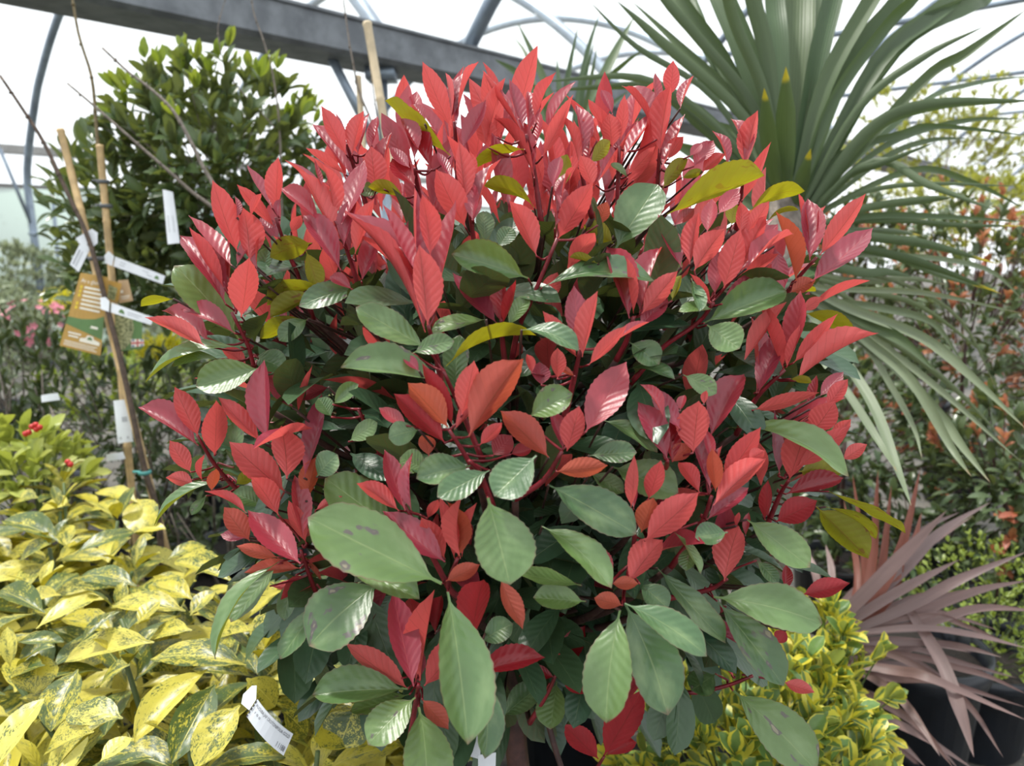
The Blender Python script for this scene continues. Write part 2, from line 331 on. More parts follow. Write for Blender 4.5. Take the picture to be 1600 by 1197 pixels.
# ---------------------------------------------------------------- the place: ground and polytunnel
TD = Vector((math.sin(math.radians(44)), math.cos(math.radians(44)), 0)); TE = Vector((TD.y, -TD.x, 0))
def T(s, q, z): return TD*s+TE*q+Vector((0, 0, z))
m, nt, b, out = newmat('trodden_weed_matting')
tc = N(nt, 'ShaderNodeTexCoord').outputs['Object']
c = mix_(nt, ramp_(nt, noise_(nt, 3.0, tc, 6), 0.35, 0.65), (0.035, 0.035, 0.034), (0.125, 0.115, 0.10))
c = mix_(nt, ramp_(nt, noise_(nt, 60.0, tc, 3), 0.58, 0.70), c, (0.22, 0.18, 0.13))
nt.links.new(c, b.inputs['Base Color']); b.inputs['Roughness'].default_value = 0.8
bp = N(nt, 'ShaderNodeBump'); bp.inputs['Strength'].default_value = 0.4; bp.inputs['Distance'].default_value = 0.01; nt.links.new(noise_(nt, 80.0, tc, 4), bp.inputs['Height']); nt.links.new(bp.outputs[0], b.inputs['Normal'])
g = MB(); gs = 25
g.add([(-gs, -gs, 0), (gs+15, -gs, 0), (gs+15, gs+15, 0), (-gs, gs+15, 0)], [(0, 1, 2, 3)])
tag(g.build('floor', m, smooth=False), 'trodden grey weed matting on the ground', 'ground', kind='structure')

GQ = -3.64; HR = 4.76; TH = math.radians(50); GZ = 2.55; ZC = GZ-HR*math.cos(TH)
def arc(s, qc, n=20, t0=-1.0, t1=1.0, r=HR):
    return [T(s, qc+r*math.sin(TH*(t0+(t1-t0)*i/n)), ZC+r*math.cos(TH*(t0+(t1-t0)*i/n))) for i in range(n+1)]
# valley gutter: open folded channel
gm = MB()
def gutter(q, s0, s1):
    b = MB(); sec = [(-0.15, 0.08), (-0.15, -0.07), (-0.13, -0.08), (0.13, -0.08), (0.15, -0.07), (0.15, 0.08), (0.18, 0.09), (0.18, 0.075), (0.165, 0.07), (0.165, -0.08), (0.14, -0.1), (-0.14, -0.1), (-0.165, -0.08), (-0.165, 0.07), (-0.18, 0.075), (-0.18, 0.09)]
    n = len(sec); v = [T(s, q+a, 2.555+z) for s in (s0, s1) for a, z in sec]
    f = [(i, (i+1) % n, n+(i+1) % n, n+i) for i in range(n)]; b.add(v, f); return b
tag(gutter(GQ, -6, 26).build('trim_1', MAT['galv'], smooth=False), 'mottled grey galvanised gutter beam under the roof', 'gutter', kind='structure')
tag(gutter(-GQ, -6, 26).build('trim_2', MAT['galv'], smooth=False), 'grey galvanised gutter beam on the far side of the tunnel', 'gutter', kind='structure')
ti = 3
STN = [3.3+2.3*k for k in range(-2, 8)]
for s in STN:
    b = MB(); b.tube(arc(s, 0.0), 0.045 if abs(s-3.3) < .1 else 0.03, 8)
    if s > 3.0 or s < 0:
        zt = 2.93; qt = math.sqrt(HR**2-(zt-ZC)**2); b.tube([T(s, -qt, zt), T(s, qt, zt)], 0.021, 8)
        if s < 4: pass
    b.tube([T(s, GQ+0.02, 2.50), T(s, GQ+0.02, 2.68)], 0.04, 8)
    tag(b.build('trim_%d' % ti, MAT['galv_pipe']), 'bluish galvanised roof hoop springing from the gutter beam', 'hoop', 'roof hoops of the tunnel', 'structure'); ti += 1
for s in (2.8-4.6, 2.8-2.3, 2.8, 2.8+2.3, 2.8+4.6, 2.8+6.9):
    b = MB(); a = arc(s, 2*GQ); leg = [T(s, 3*GQ-0.0, 0), T(s, 3*GQ-0.04, 1.0), T(s, 3*GQ-0.10, 1.8), T(s, 3*GQ-0.06, 2.4)]
    b.tube(smooth_path(leg+a[2:], 3), 0.046, 8); b.tube([T(s-0.28, 3*GQ, 2.62), T(s-0.02, 3*GQ-0.08, 1.75)], 0.022, 6)
    b.box(T(s, 3*GQ-0.05, 1.62), (0.1, 0.1, 0.03))
    tag(b.build('trim_%d' % ti, MAT['galv_pipe']), 'grey steel hoop with straight leg at the outer tunnel wall', 'hoop', 'hoops of the neighbouring tunnel', 'structure'); ti += 1
# outer wall rails
WQ = 3*GQ-1.6
for z, r, nm in ((2.78, 0.06, 'upper'), (2.29, 0.026, 'lower')):
    b = MB(); R3 = Matrix(((TD.x, TE.x, 0), (TD.y, TE.y, 0), (0, 0, 1))); b.box(T(6, WQ, z), (30, 2*r, 2*r), R3)
    tag(b.build('trim_%d' % ti, MAT['wood'], smooth=False), 'weathered %s rail along the outer tunnel wall' % nm, 'rail', kind='structure'); ti += 1
# gutter post with head bracket and raking brace
for s in (2.72,):
    b = MB(); b.tube([T(s, GQ, 0), T(s, GQ, 2.47)], 0.033, 8); b.box(T(s, GQ, 2.43), (0.16, 0.16, 0.07))
    b.tube([T(s-0.32, GQ, 2.46), T(s-0.01, GQ, 1.98)], 0.028, 6)
    tag(b.build('trim_%d' % ti, MAT['galv_pipe']), 'steel post with raking brace holding up the gutter beam', 'post', kind='structure'); ti += 1
# polythene skin
def film_mat(name, col, alpha, dirt):
    m, nt, b, out = newmat(name); nt.nodes.remove(b); tc = N(nt, 'ShaderNodeTexCoord').outputs['Object']
    di = N(nt, 'ShaderNodeBsdfTranslucent'); tr = N(nt, 'ShaderNodeBsdfTransparent'); tr.inputs[0].default_value = (0.97, 0.98, 0.98, 1)
    dm = ramp_(nt, noise_(nt, 11.0, tc, 6, 0.7), 0.60, 0.68); dm2 = math_(nt, 'MULTIPLY', dm, ramp_(nt, noise_(nt, 0.9, tc, 3), 0.45, 0.65))
    nt.links.new(mix_(nt, dm2, col, (0.22, 0.22, 0.20)), di.inputs[0])
    fac = math_(nt, 'ADD', math_(nt, 'MULTIPLY', dm2, dirt), alpha, clamp=True)
    mx = N(nt, 'ShaderNodeMixShader'); nt.links.new(fac, mx.inputs[0]); nt.links.new(tr.outputs[0], mx.inputs[1]); nt.links.new(di.outputs[0], mx.inputs[2]); nt.links.new(mx.outputs[0], out.inputs[0]); return m
FILM = film_mat('polythene_film', (0.85, 0.87, 0.87), 0.06, 0.75)
def sheet(qc, s0, s1, ns=16, na=14):
    b = MB(); v = []
    for i in range(ns+1):
        s = s0+(s1-s0)*i/ns; v += arc(s, qc, na, r=HR+0.04+0.012*math.sin(i*1.7))
    f = [(i*(na+1)+j, (i+1)*(na+1)+j, (i+1)*(na+1)+j+1, i*(na+1)+j+1) for i in range(ns) for j in range(na)]
    b.add(v, f); return b
tag(sheet(0, -6, 22).build('ceiling', FILM), 'clear polythene roof skin stretched over the tunnel hoops', 'roof film', kind='structure')
tag(sheet(2*GQ, -6, 22).build('ceiling_neighbour', FILM), 'dirt-specked polythene roof skin beyond the gutter', 'roof film', kind='structure')
b = MB(); b.add([T(-6, WQ, 2.29), T(22, WQ, 2.29), T(22, WQ, 2.78), T(-6, WQ, 2.78)], [(0, 1, 2, 3)])
tag(b.build('window_1', FILM, smooth=False), 'clear polythene strip between the wall rails', 'film', kind='structure')
NET = film_mat('green_shade_netting', (0.30, 0.40, 0.34), 0.78, 0.2)
b = MB(); nn = 60; v = []
for i in range(nn+1):
    s = -6+28*i/nn
    for j in range(7):
        z = 0.0+2.29*j/6; v.append(T(s, WQ-0.03+0.10*math.sin(i*0.9+j*1.3)+0.08*math.sin(i*2.3-j*0.7), z))
b.add(v, [(i*7+j, (i+1)*7+j, (i+1)*7+j+1, i*7+j+1) for i in range(nn) for j in range(6)])
tag(b.build('wall_left', NET), 'rumpled pale green netting on the outer tunnel wall', 'wall', kind='structure')

for k, s_ in enumerate((1.0, 1.9, 3.4)):
    b = MB(); b.tube([T(s_, WQ+0.12, 0), T(s_+0.05, WQ+0.1, 2.3)], 0.025, 6)
    tag(b.build('trim_%d' % ti, MAT['galv_pipe']), 'thin steel upright against the netting wall', 'post', 'uprights of the netting wall', 'structure'); ti += 1

# ---------------------------------------------------------------- the red-tipped photinia
PHOT = '''
S 0 | 710 190 713 239 716 300
C 660 96 704 199 30
R 696 113 705 186 9
R 748 97 714 194 16
R 759 155 722 231 26
R 710 147 711 192 9
S 0 | 541 225 556 270 575 330
C 502 165 541 242 26
R 488 194 546 270 30
R 525 176 535 228 12
C 568 173 550 242 26
R 577 178 559 242 22
R 590 181 581 228 14
C 580 228 588 297 38
R 612 207 594 286 20
C 478 231 540 273 14
S -.02 | 524 345 545 400 560 452 566 500
R 439 294 500 347 28
C 465 264 522 367 32
R 491 247 503 290 10
C 502 254 522 342 20
R 570 250 534 350 28
R 556 308 537 385 26
R 474 336 532 422 38
C 585 310 555 397 26
R 597 357 565 440 30
R 515 432 550 452 20
S 0 | 431 340 448 390 472 445 490 500
R 386 257 425 325 18
C 435 245 431 330 28
C 370 288 430 355 18
R 440 310 434 340 10
R 406 340 435 372 26
C 471 336 455 362 18
Y 422 402 487 380 38 a
Y 497 449 478 392 30
Y 443 446 415 464 22 a
Y 417 477 517 455 20 a
Y 422 497 495 460 30
G 467 479 560 452 40 a
Y 406 530 480 500 28
G 436 533 482 498 32
S -.02 | 362 488 388 542 400 585 420 640
C 332 281 371 395 36
R 367 306 370 340 9
C 380 324 390 408 42
C 409 302 392 338 12
R 295 336 362 415 26
R 281 369 352 475 44
C 296 355 350 450 20
R 327 362 350 440 20
R 357 370 357 462 13
R 392 367 370 415 13
C 389 402 377 495 46 f
R 411 367 402 422 9
G 272 415 373 530 62 b
R 283 484 367 521 28
C 226 496 319 540 28
R 253 485 328 536 28 b
Y 220 479 271 467 15 b
G 228 597 376 542 24 a
G 268 572 346 563 15 a
G 306 604 407 575 52
G 448 578 397 557 38 b
C 345 545 385 570 24 b
G 421 386 406 437 24 b
S .03 | 648 262 652 290 660 330
Y 602 157 704 244 26
R 640 164 664 194 9
R 623 184 648 250 24
K 635 194 675 265 32
K 612 247 648 289 34
R 609 228 640 262 20
G 560 300 600 296 22 b
Y 575 292 632 310 20 a
S 0 | 822 210 833 260 848 362
Y 738 265 820 234 24 a
R 754 110 817 207 6
R 771 184 835 278 10
R 796 123 818 200 23
R 825 142 825 207 24
C 869 113 838 192 15
R 843 173 838 225 14
C 896 147 848 244 25
C 756 183 764 231 32 b
C 775 178 777 215 20 b
Y 755 290 835 325 22 a
S -.01 | 733 323 740 373 752 440
R 683 236 704 276 15
C 717 220 727 313 31
C 681 264 727 355 44
R 738 284 738 344 24
R 783 249 740 344 23
C 733 234 734 282 12
G 755 330 758 378 30 b
G 800 355 778 387 30 b
S -.03 | 669 508 680 548 692 610
R 598 318 650 425 28
R 648 289 655 440 30
C 659 303 672 400 36
R 614 382 662 515 42
C 655 382 668 508 48 f
R 712 313 683 455 26
R 538 332 664 520 11
S .02 | 906 257 915 300 925 340
C 872 176 905 257 19
R 899 164 910 242 23
R 924 182 919 255 13
C 910 186 933 220 13
Y 953 219 923 255 24
Y 886 241 873 300 28
S 0 | 871 372 833 463 811 510 800 560
C 907 242 926 292 28
C 927 284 872 373 42
R 899 260 876 323 13
R 876 244 863 292 23
R 859 278 867 357 19
C 796 313 838 400 36
O 949 315 934 352 25 b
G 705 397 825 435 54
G 1022 438 846 450 32 a
C 871 425 855 470 30 b
S .03 | 968 228 965 305 968 360
R 939 140 957 178 17
C 919 155 942 194 13
C 976 147 970 218 21
C 952 176 957 230 31
R 972 134 1026 218 17
R 999 184 931 289 9
R 1027 169 973 247 15
C 1024 228 986 270 19
G 953 256 981 278 11
Y 1028 250 990 282 30 b
S .02 | 1031 231 1028 284 1025 340
C 1052 94 1047 150 27
R 1024 113 1028 165 15
C 1048 131 1031 239 33
R 1084 118 1063 170 11
R 1070 178 1034 263 15
C 1068 213 1044 249 23
R 1115 219 1084 260 28
R 1097 223 1078 244 15
C 1134 240 1097 268 21
R 1113 205 1136 260 10
Y 1194 274 1042 336 46 f
Y 1074 248 1036 294 25
Y 1099 269 1065 278 14
G 1028 288 961 391 70 f
Y 912 352 960 382 34
S .03 | 1164 263 1157 315 1150 360
R 1142 185 1163 255 19
C 1184 172 1165 260 29
C 1205 221 1160 313 21
Y 1257 298 1168 339 18 a
Y 1248 328 1197 349 9 a
Y 1150 318 1143 352 24
S 0 | 1115 473 1090 505 1033 545 985 600
R 1028 334 1065 418 27
C 1092 331 1078 413 27
C 1133 357 1085 423 38
R 1113 310 1105 363 25
R 1155 294 1123 334 27
R 1085 325 1055 352 20 b
C 1157 315 1157 363 23
C 1202 314 1170 360 25
C 1157 357 1131 450 42
C 1198 336 1158 420 36
R 1216 350 1151 430 37
R 1240 365 1166 420 21
R 1121 393 1117 460 25
R 1127 385 1130 430 10
R 1198 423 1128 475 29
C 1078 427 1111 473 9
G 1093 487 1080 435 21
G 1229 455 1100 505 54
G 1156 545 1105 508 52
G 1060 487 1113 484 18 a
G 1030 570 984 535 42
G 1055 593 980 578 15 a
G 1120 615 1068 586 32
S .02 | 1276 402 1245 437 1215 480
O 1212 330 1244 440 27
R 1262 310 1265 407 37
R 1247 298 1268 400 9
R 1290 322 1276 393 17
C 1353 302 1281 399 31
R 1364 356 1268 440 37
R 1226 451 1210 385 23
C 1284 464 1255 485 19
O 1275 438 1235 457 25
Y 1334 533 1256 490 30 a
Y 1275 455 1235 448 11 b
S -.01 | 1226 578 1182 622 1150 680
C 1186 469 1225 578 18
R 1251 454 1232 564 31
C 1250 506 1229 575 15
C 1309 490 1240 567 25
C 1372 520 1243 595 25
R 1215 518 1185 614 33
R 1174 495 1182 614 25
C 1281 613 1177 641 25
R 1163 584 1110 683 48 f
Y 1268 598 1235 592 13
S 0 | 1233 750 1218 775 1195 830
C 1325 592 1292 635 25
R 1318 581 1281 619 23 b
C 1305 627 1268 678 43
C 1262 657 1233 750 45
C 1330 665 1245 730 35
C 1330 655 1300 692 21 b
R 1210 640 1218 740 21
R 1276 586 1265 640 15 b
G 1326 745 1137 669 30 a
Y 1317 740 1248 737 42
K 1318 747 1228 772 33
K 1277 782 1213 815 42
K 1200 750 1195 812 21
Y 1415 832 1295 768 15
Y 1369 842 1290 792 17
Y 1357 873 1275 792 52
C 1355 694 1317 718 23
S -.03 | 1112 775 1095 820 1048 887
R 1080 648 1110 765 30
O 1113 700 1118 768 25
C 1189 667 1130 753 38
C 1198 716 1115 790 36
C 1060 722 1093 770 27
R 1170 762 1105 812 31
R 1101 670 1112 720 17
R 1129 695 1124 740 9
C 1195 705 1170 720 23
G 1086 840 1137 832 37
G 1072 892 1080 852 27
G 1095 897 1052 830 14
S -.01 | 1043 720 1040 735 1030 790
R 996 628 1043 718 38
R 1018 605 1063 670 33
K 1040 650 1050 722 29
C 1092 626 1083 708 52
O 1080 695 1050 722 28
R 1070 617 1063 642 15
C 1104 610 1100 632 11
R 1000 600 1037 652 15
S -.03 | 992 820 990 862 985 910
C 991 710 986 792 23
C 1033 719 1013 780 31
R 992 752 990 795 11
O 1021 777 1002 832 35
C 1092 769 1008 845 50
C 1036 843 982 911 44
R 915 850 956 908 42
O 998 912 956 912 22
O 928 934 972 946 28
G 947 1130 969 954 74 f
G 1043 1118 976 943 78
G 1105 1025 976 943 48 f
G 1044 951 999 912 40 b
G 833 934 915 940 40
G 808 895 908 915 26
G 995 835 857 758 64
G 955 920 847 823 44
G 1060 770 957 730 60 b
G 995 707 920 712 36
G 1027 708 942 657 28 b
G 975 770 922 740 30 b
S -.02 | 1136 905 1106 922 1034 937
C 1155 822 1132 908 48
R 1170 800 1165 837 11
C 1155 800 1150 822 9
G 1134 1005 1027 888 38
G 1285 975 1115 933 68 f
G 1225 1072 1121 940 56
G 1266 887 1167 812 52
G 1216 912 1182 876 23
K 1228 882 1228 922 17
K 1328 911 1254 929 31
K 1215 1005 1228 985 22 b
S 0 | 1176 1056 1130 1073 1069 1082 980 1060
C 1109 1012 1147 1060 19
G 1277 1207 1145 1079 74
C 1273 1082 1225 1066 22 b
G 1080 1079 1118 1053 44 b
S .05 | 944 1182 930 1205 900 1260
K 1005 1076 944 1180 52
K 882 1131 935 1186 37
K 995 1160 947 1180 27
S .06 | 868 1055 857 1080 828 1130
K 880 1065 931 1082 30
K 914 977 870 1053 36
K 862 1010 868 1055 24
G 860 1140 870 1065 46 b
K 818 1045 866 1058 22
G 843 1073 785 1120 42 b
S 0 | 470 860 484 900 500 934 540 960
C 358 690 445 768 48
C 439 666 448 748 52
R 413 562 418 690 38
R 503 615 475 747 25
O 495 713 478 783 31
C 341 620 407 690 27
R 421 590 458 637 29 b
C 488 570 465 645 9 b
R 460 622 513 605 23 b
C 393 745 435 805 35
R 460 742 473 837 31
C 451 782 478 848 25
R 387 797 469 881 48 f
C 535 775 493 797 17
O 350 792 390 845 35
R 344 835 385 840 20
O 369 853 434 871 21
O 381 895 469 888 24
C 497 930 422 916 22 b
C 320 768 385 802 15
G 363 770 415 792 31 b
G 437 1030 504 937 34
G 336 1030 437 878 28 a
G 360 972 434 881 33
G 444 970 462 899 29 b
G 483 1010 594 910 92
S .01 | 308 680 335 725 368 762 420 800
R 216 636 310 697 36
C 273 604 310 682 33
C 338 625 335 712 40
C 265 688 298 738 27
C 259 746 303 757 24
C 320 710 316 752 9
O 338 732 330 767 19
G 320 712 300 750 27 b
Y 393 742 368 757 21
G 372 657 365 730 29 b
G 299 805 322 775 16
G 241 822 345 751 16 a
S .04 | 560 640 580 680 600 720
G 528 710 495 745 40
G 508 747 620 830 72
G 498 622 518 652 28
G 560 600 520 632 26
G 590 660 545 690 30
S -.02 | 633 790 665 850 701 917
R 601 702 633 798 35
R 645 708 643 798 21
C 557 755 623 798 29
R 598 798 695 878 48 f
C 658 808 695 873 33
C 685 780 668 810 17
S -.03 | 715 872 701 917 730 940
C 688 775 710 873 23
O 698 783 715 873 17
C 722 775 720 873 19
C 745 785 722 870 17
O 750 882 697 908 28
G 481 808 690 912 104 f
G 656 937 541 885 52
G 731 1164 699 925 82 f
K 756 905 738 1001 50
O 817 983 782 905 32
K 852 1027 744 1050 41
C 765 1033 731 1012 29
G 802 975 753 1003 40 b
G 757 1186 752 1055 42
S -.03 | 733 720 750 740 770 790
G 650 748 735 728 48
G 683 777 765 735 44
G 772 775 838 712 64 f
G 797 914 762 778 92 f
G 607 685 655 672 39
G 625 715 668 735 40 b
S -.03 | 702 672 733 722 750 760
K 615 615 695 692 42
O 637 598 700 668 45
K 660 568 708 665 27
R 629 555 655 580 17
C 741 563 722 648 38
O 818 560 733 682 62
C 762 622 710 672 21
O 782 642 857 715 45
C 785 660 750 695 23
K 800 680 770 712 36 b
K 832 700 798 710 22 b
R 592 637 635 665 23
O 660 678 670 712 28 b
S -.03 | 878 705 850 750 805 780
C 905 634 886 705 39
O 950 727 870 737 33
R 860 642 880 702 23
R 979 565 915 675 58
G 895 615 826 652 48
S -.02 | 693 580 720 640 755 722
G 556 480 668 545 48
G 532 575 695 598 48
G 710 533 645 552 32 a
G 718 523 713 610 42 b
Y 838 524 697 573 28 a
G 905 548 815 516 27 a
G 673 520 760 500 24 b
S .03 | 783 500 785 530 790 580
R 707 426 776 505 32
K 783 435 783 505 27
K 806 437 786 505 17
G 826 463 793 510 27
S -.02 | 907 545 896 595 880 660
R 897 446 907 540 42
C 934 454 910 558 29
C 980 508 920 570 23
R 1015 503 963 532 9
C 848 486 903 560 23
C 871 543 871 592 25
R 843 565 846 602 31
O 867 569 898 588 11
C 823 553 831 583 15
S .01 | 990 495 980 530 963 563
R 948 385 983 498 42
R 1037 383 1000 490 35
C 1059 423 1003 490 35
R 1043 460 1000 510 33
C 979 400 990 490 11
Y 890 402 935 412 13
G 1050 393 1050 453 27 b
Y 1065 430 1050 470 17
S -.04 | 654 1070 650 1095 640 1160
R 614 922 646 1073 50 f
C 679 921 657 1064 27
C 733 988 663 1072 48
C 540 1005 637 1076 33
R 644 1004 648 1070 11
K 640 934 652 1006 40 b
K 690 930 680 990 23 b
G 488 1086 637 1077 56
G 547 1112 640 1085 30 b
G 575 1164 649 1090 58
G 665 1250 654 1105 76
O 701 1140 660 1093 31
G 553 1047 628 1060 60 b
'''
def bush_depth(x, y):
    u = ((x-800)/610)**2+((y-650)/630)**2
    return 1.04-0.34*math.sqrt(max(0.0, 1-u))
red_p = prof(0.95, 1.0, 0.05, 0.16); grn_p = prof(0.85, 0.62, 0.09, 0.12)
RG, GG, AG = [], [], []
for k in range(6):
    RG.append(leaf_geo(26, 4, red_p, fold=(0.9, 0.6, 1.1, 0.5, 0.8, 0.3)[k], bulge=(0.03, -0.03, 0.05, 0.0, 0.07, -0.05)[k], curl=(0.05, 0.0, -0.04, 0.08, 0.0, -0.06)[k], wave=(0.0, 0.008, 0.012, 0.006, 0.015, 0.0)[k], serr=0.05, ph=k, twist=(0, .3, -.3, .15, -.5, .5)[k]))
    GG.append(leaf_geo(26, 4, grn_p, fold=(0.5, 0.3, 0.75, 0.4, 0.9, 0.25)[k], bulge=(0.04, 0.07, 0.03, 0.09, 0.05, 0.02)[k], curl=(0.04, 0.0, 0.07, -0.03, 0.02, 0.06)[k], wave=(0.008, 0.012, 0.004, 0.015, 0.01, 0.018)[k], serr=0.04, ph=k*1.3, wl=0.42))
    AG.append(leaf_geo(26, 4, grn_p, fold=(0.4, 0.2, 0.3)[k % 3], bulge=(0.15, 0.19, 0.12)[k % 3], curl=(0.05, 0.1, 0.0)[k % 3], wave=0.01, serr=0.04, ph=k, wl=0.42, twist=(0.4, -0.4, 0.2)[k % 3]))
LM = {}
for key, mat, G in (('R', 'red', RG), ('C', 'red', RG), ('K', 'crimson', RG), ('O', 'copper', RG), ('G', 'green', GG), ('Y', 'olive', GG), ('Ga', 'green', AG), ('Ya', 'olive', AG)):
    if key == 'C': LM['C'] = LM['R']; continue
    LM[key] = [leaf_mesh('photinia_leaf_%s%d' % (key, i), g, MAT[mat]) for i, g in enumerate(G)]
PB = P(815, 1100, 1.05); PB.z = 0.0
ph = thing('photinia_shrub', PB, 'bushy photinia with bright red young shoots above green mature leaves', 'shrub')
pot(ph, PB, 0.19, 0.34)
tr = MB(); TRUNK = [PB+Vector((0, 0, 0.3)), PB+Vector((0.01, 0, 0.6)), PB+Vector((-0.01, 0.01, 0.85)), P(815, 900, 1.04), P(800, 700, 1.03)]
tr.tube(smooth_path(TRUNK, 5), np.linspace(0.02, 0.010, 21), 8); tr.build('trunk', MAT['brownstem'], ph)
def place_leaf(kind, tx, ty, bx, by, wpx, d0, fl, parent):
    d0 += (0.05 if 'b' in fl else 0) - (0.035 if 'f' in fl else 0) + random.uniform(-0.012, 0.012)
    Lpx = math.hypot(tx-bx, ty-by); upness = (by-ty)/max(Lpx, 1); Lm = Lpx*d0/F
    under = kind in 'CYO' or (kind == 'K' and random.random() < 0.5)
    if kind in 'RCKO': lean = (-0.30 if under else 0.42)*(0.35+0.65*max(0, upness)) + (0.35*min(0, upness) if not under else 0)
    elif kind == 'G': lean = -0.22-0.25*max(0, -upness)+0.25*max(0, upness)
    else: lean = 0.25
    lean += random.uniform(-0.12, 0.12)
    b = P(bx, by, d0); t = P(tx, ty, d0+lean*Lm); A = t-b; L = A.length; a = A/L
    vd = ((b+t)/2-CAM).normalized(); s = vd.cross(a).normalized(); n0 = s.cross(a)
    if n0.dot(vd) > 0: n0 = -n0; s = -s           # s right, n0 towards camera
    wm = wpx*d0/F; r0 = 0.33 if kind in 'RCKO' else 0.42
    W = max(wm*1.08, min(r0*L, wm*2.2)); cph = min(0.985, wm/W); phi = math.acos(cph)
    best = None
    for sg in (-1, 1):
        n = n0*math.cos(phi)+n0.cross(a)*math.sin(phi)*sg
        un = -n if under else n
        if best is None or un.z > best[0]: best = (un.z, un)
    fam = kind+'a' if 'a' in fl and kind+'a' in LM else kind
    me = random.choice(LM[fam])
    nm = 'green_leaf' if kind in 'GY' else 'red_leaf'
    return link(nm, me, parent, leaf_M(b, t, best[1], W))
cur = None; shoots = []
for ln in PHOT.strip().split('\n'):
    if ln[0] == 'S':
        a, c = ln[1:].split('|'); xy = [float(q) for q in c.split()]; cur = [float(a), [(xy[i], xy[i+1]) for i in range(0, len(xy), 2)], []]; shoots.append(cur)
    else:
        q = ln.split(); cur[2].append((q[0], *[float(z) for z in q[1:6]], q[6] if len(q) > 6 else ''))
for off, st, lv in shoots:
    bx, by = st[0]; d0 = bush_depth(bx, by)+off
    pts = [P(x, y, d0+0.02*i) for i, (x, y) in enumerate(st)]
    nn = len(pts); last = pts[-1]; hub = P(805+0.15*(st[-1][0]-805), min(980, st[-1][1]+130), 1.02)
    mb = MB(); path = smooth_path(pts, 4); mb.tube(path, np.linspace(0.0018, 0.0034, len(path)), 6)
    mb2 = MB(); br = MB(); bp_ = smooth_path([last, last*0.6+hub*0.4+Vector((0, 0.02, -0.03)), hub], 5); br.tube(bp_, np.linspace(0.0034, 0.0055, len(bp_)), 6); br.build('branch', MAT['brownstem'], ph)
    # leaf stalks reach back to the shoot
    for (k, tx, ty, bx2, by2, w_, fl) in lv:
        q = P(bx2, by2, d0); j = min(range(len(path)), key=lambda i: (path[i]-q).length+(0.05 if path[i].z > q.z+0.004 else 0))
        e_ = path[j]+FWD*0.012
        if (path[j]-q).length > 0.045: mb2.tube(smooth_path([q, q.lerp(hub, 0.2)+FWD*0.06, q.lerp(hub, 0.5)+FWD*0.10], 3), [0.0012]*3+[0.0018]*4, 5); continue
        if (path[j]-q).length > 0.008: mb.tube(smooth_path([q, q*0.5+e_*0.5+FWD*0.012+Vector((0, 0, -0.08*(e_-q).length)), e_], 3), [0.0010]*3+[0.0014]*4, 5)
    if mb2.v: tag(mb2.build('leaf_stalks', MAT['brownstem'], ph), kind='stuff')
    sh = mb.build('shoot', MAT['redstem'], ph, origin=pts[0])
    for q in lv: place_leaf(*q[:6], d0, q[6], sh)
# inner and rear foliage
def fill(n, mat, g, zz, rmin, rmax, nm, Lr, wr, keep=None):
    Ms = []; C0 = P(805, 650, 1.04)
    while len(Ms) < n:
        d = rdir(-1, 1); r = random.uniform(rmin, rmax)
        p = C0+Vector((d.x*0.47*r, d.y*0.36*r, d.z*0.46*r))
        if keep and not keep(d, p): continue
        L = random.uniform(*Lr); o = (d*0.7+rdir()*0.8+Vector((0, 0, zz))).normalized()
        nrm = (Vector((0, 0, 1))+rdir()*0.6)
        Ms.append(leaf_M(p, p+o*L, nrm, L*wr))
    stuff(nm, g, Ms, mat, ph)
lo_r = leaf_geo(8, 2, red_p, fold=0.6, bulge=0.03); lo_g = leaf_geo(8, 2, grn_p, fold=0.3, bulge=0.05, wl=0.42)
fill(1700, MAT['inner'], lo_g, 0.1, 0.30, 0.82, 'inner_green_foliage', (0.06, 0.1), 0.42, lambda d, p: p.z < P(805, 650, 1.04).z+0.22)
fill(120, MAT['red'], lo_r, 0.9, 0.60, 0.84, 'upper_red_foliage', (0.06, 0.09), 0.33, lambda d, p: d.z > 0.35 and d.y > -0.45)
fill(200, MAT['red'], lo_r, 0.7, 0.5, 0.88, 'inner_red_foliage', (0.06, 0.09), 0.33)
fill(430, MAT['red'], lo_r, 0.9, 0.74, 0.93, 'rear_red_foliage', (0.06, 0.09), 0.33, lambda d, p: d.y > 0.25 and d.z > -0.5)
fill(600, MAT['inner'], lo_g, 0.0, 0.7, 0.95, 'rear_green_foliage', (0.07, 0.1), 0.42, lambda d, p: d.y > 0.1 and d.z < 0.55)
fill(160, MAT['inner'], lo_g, -0.5, 0.72, 0.90, 'lower_green_foliage', (0.07, 0.11), 0.44, lambda d, p: d.z < -0.45)

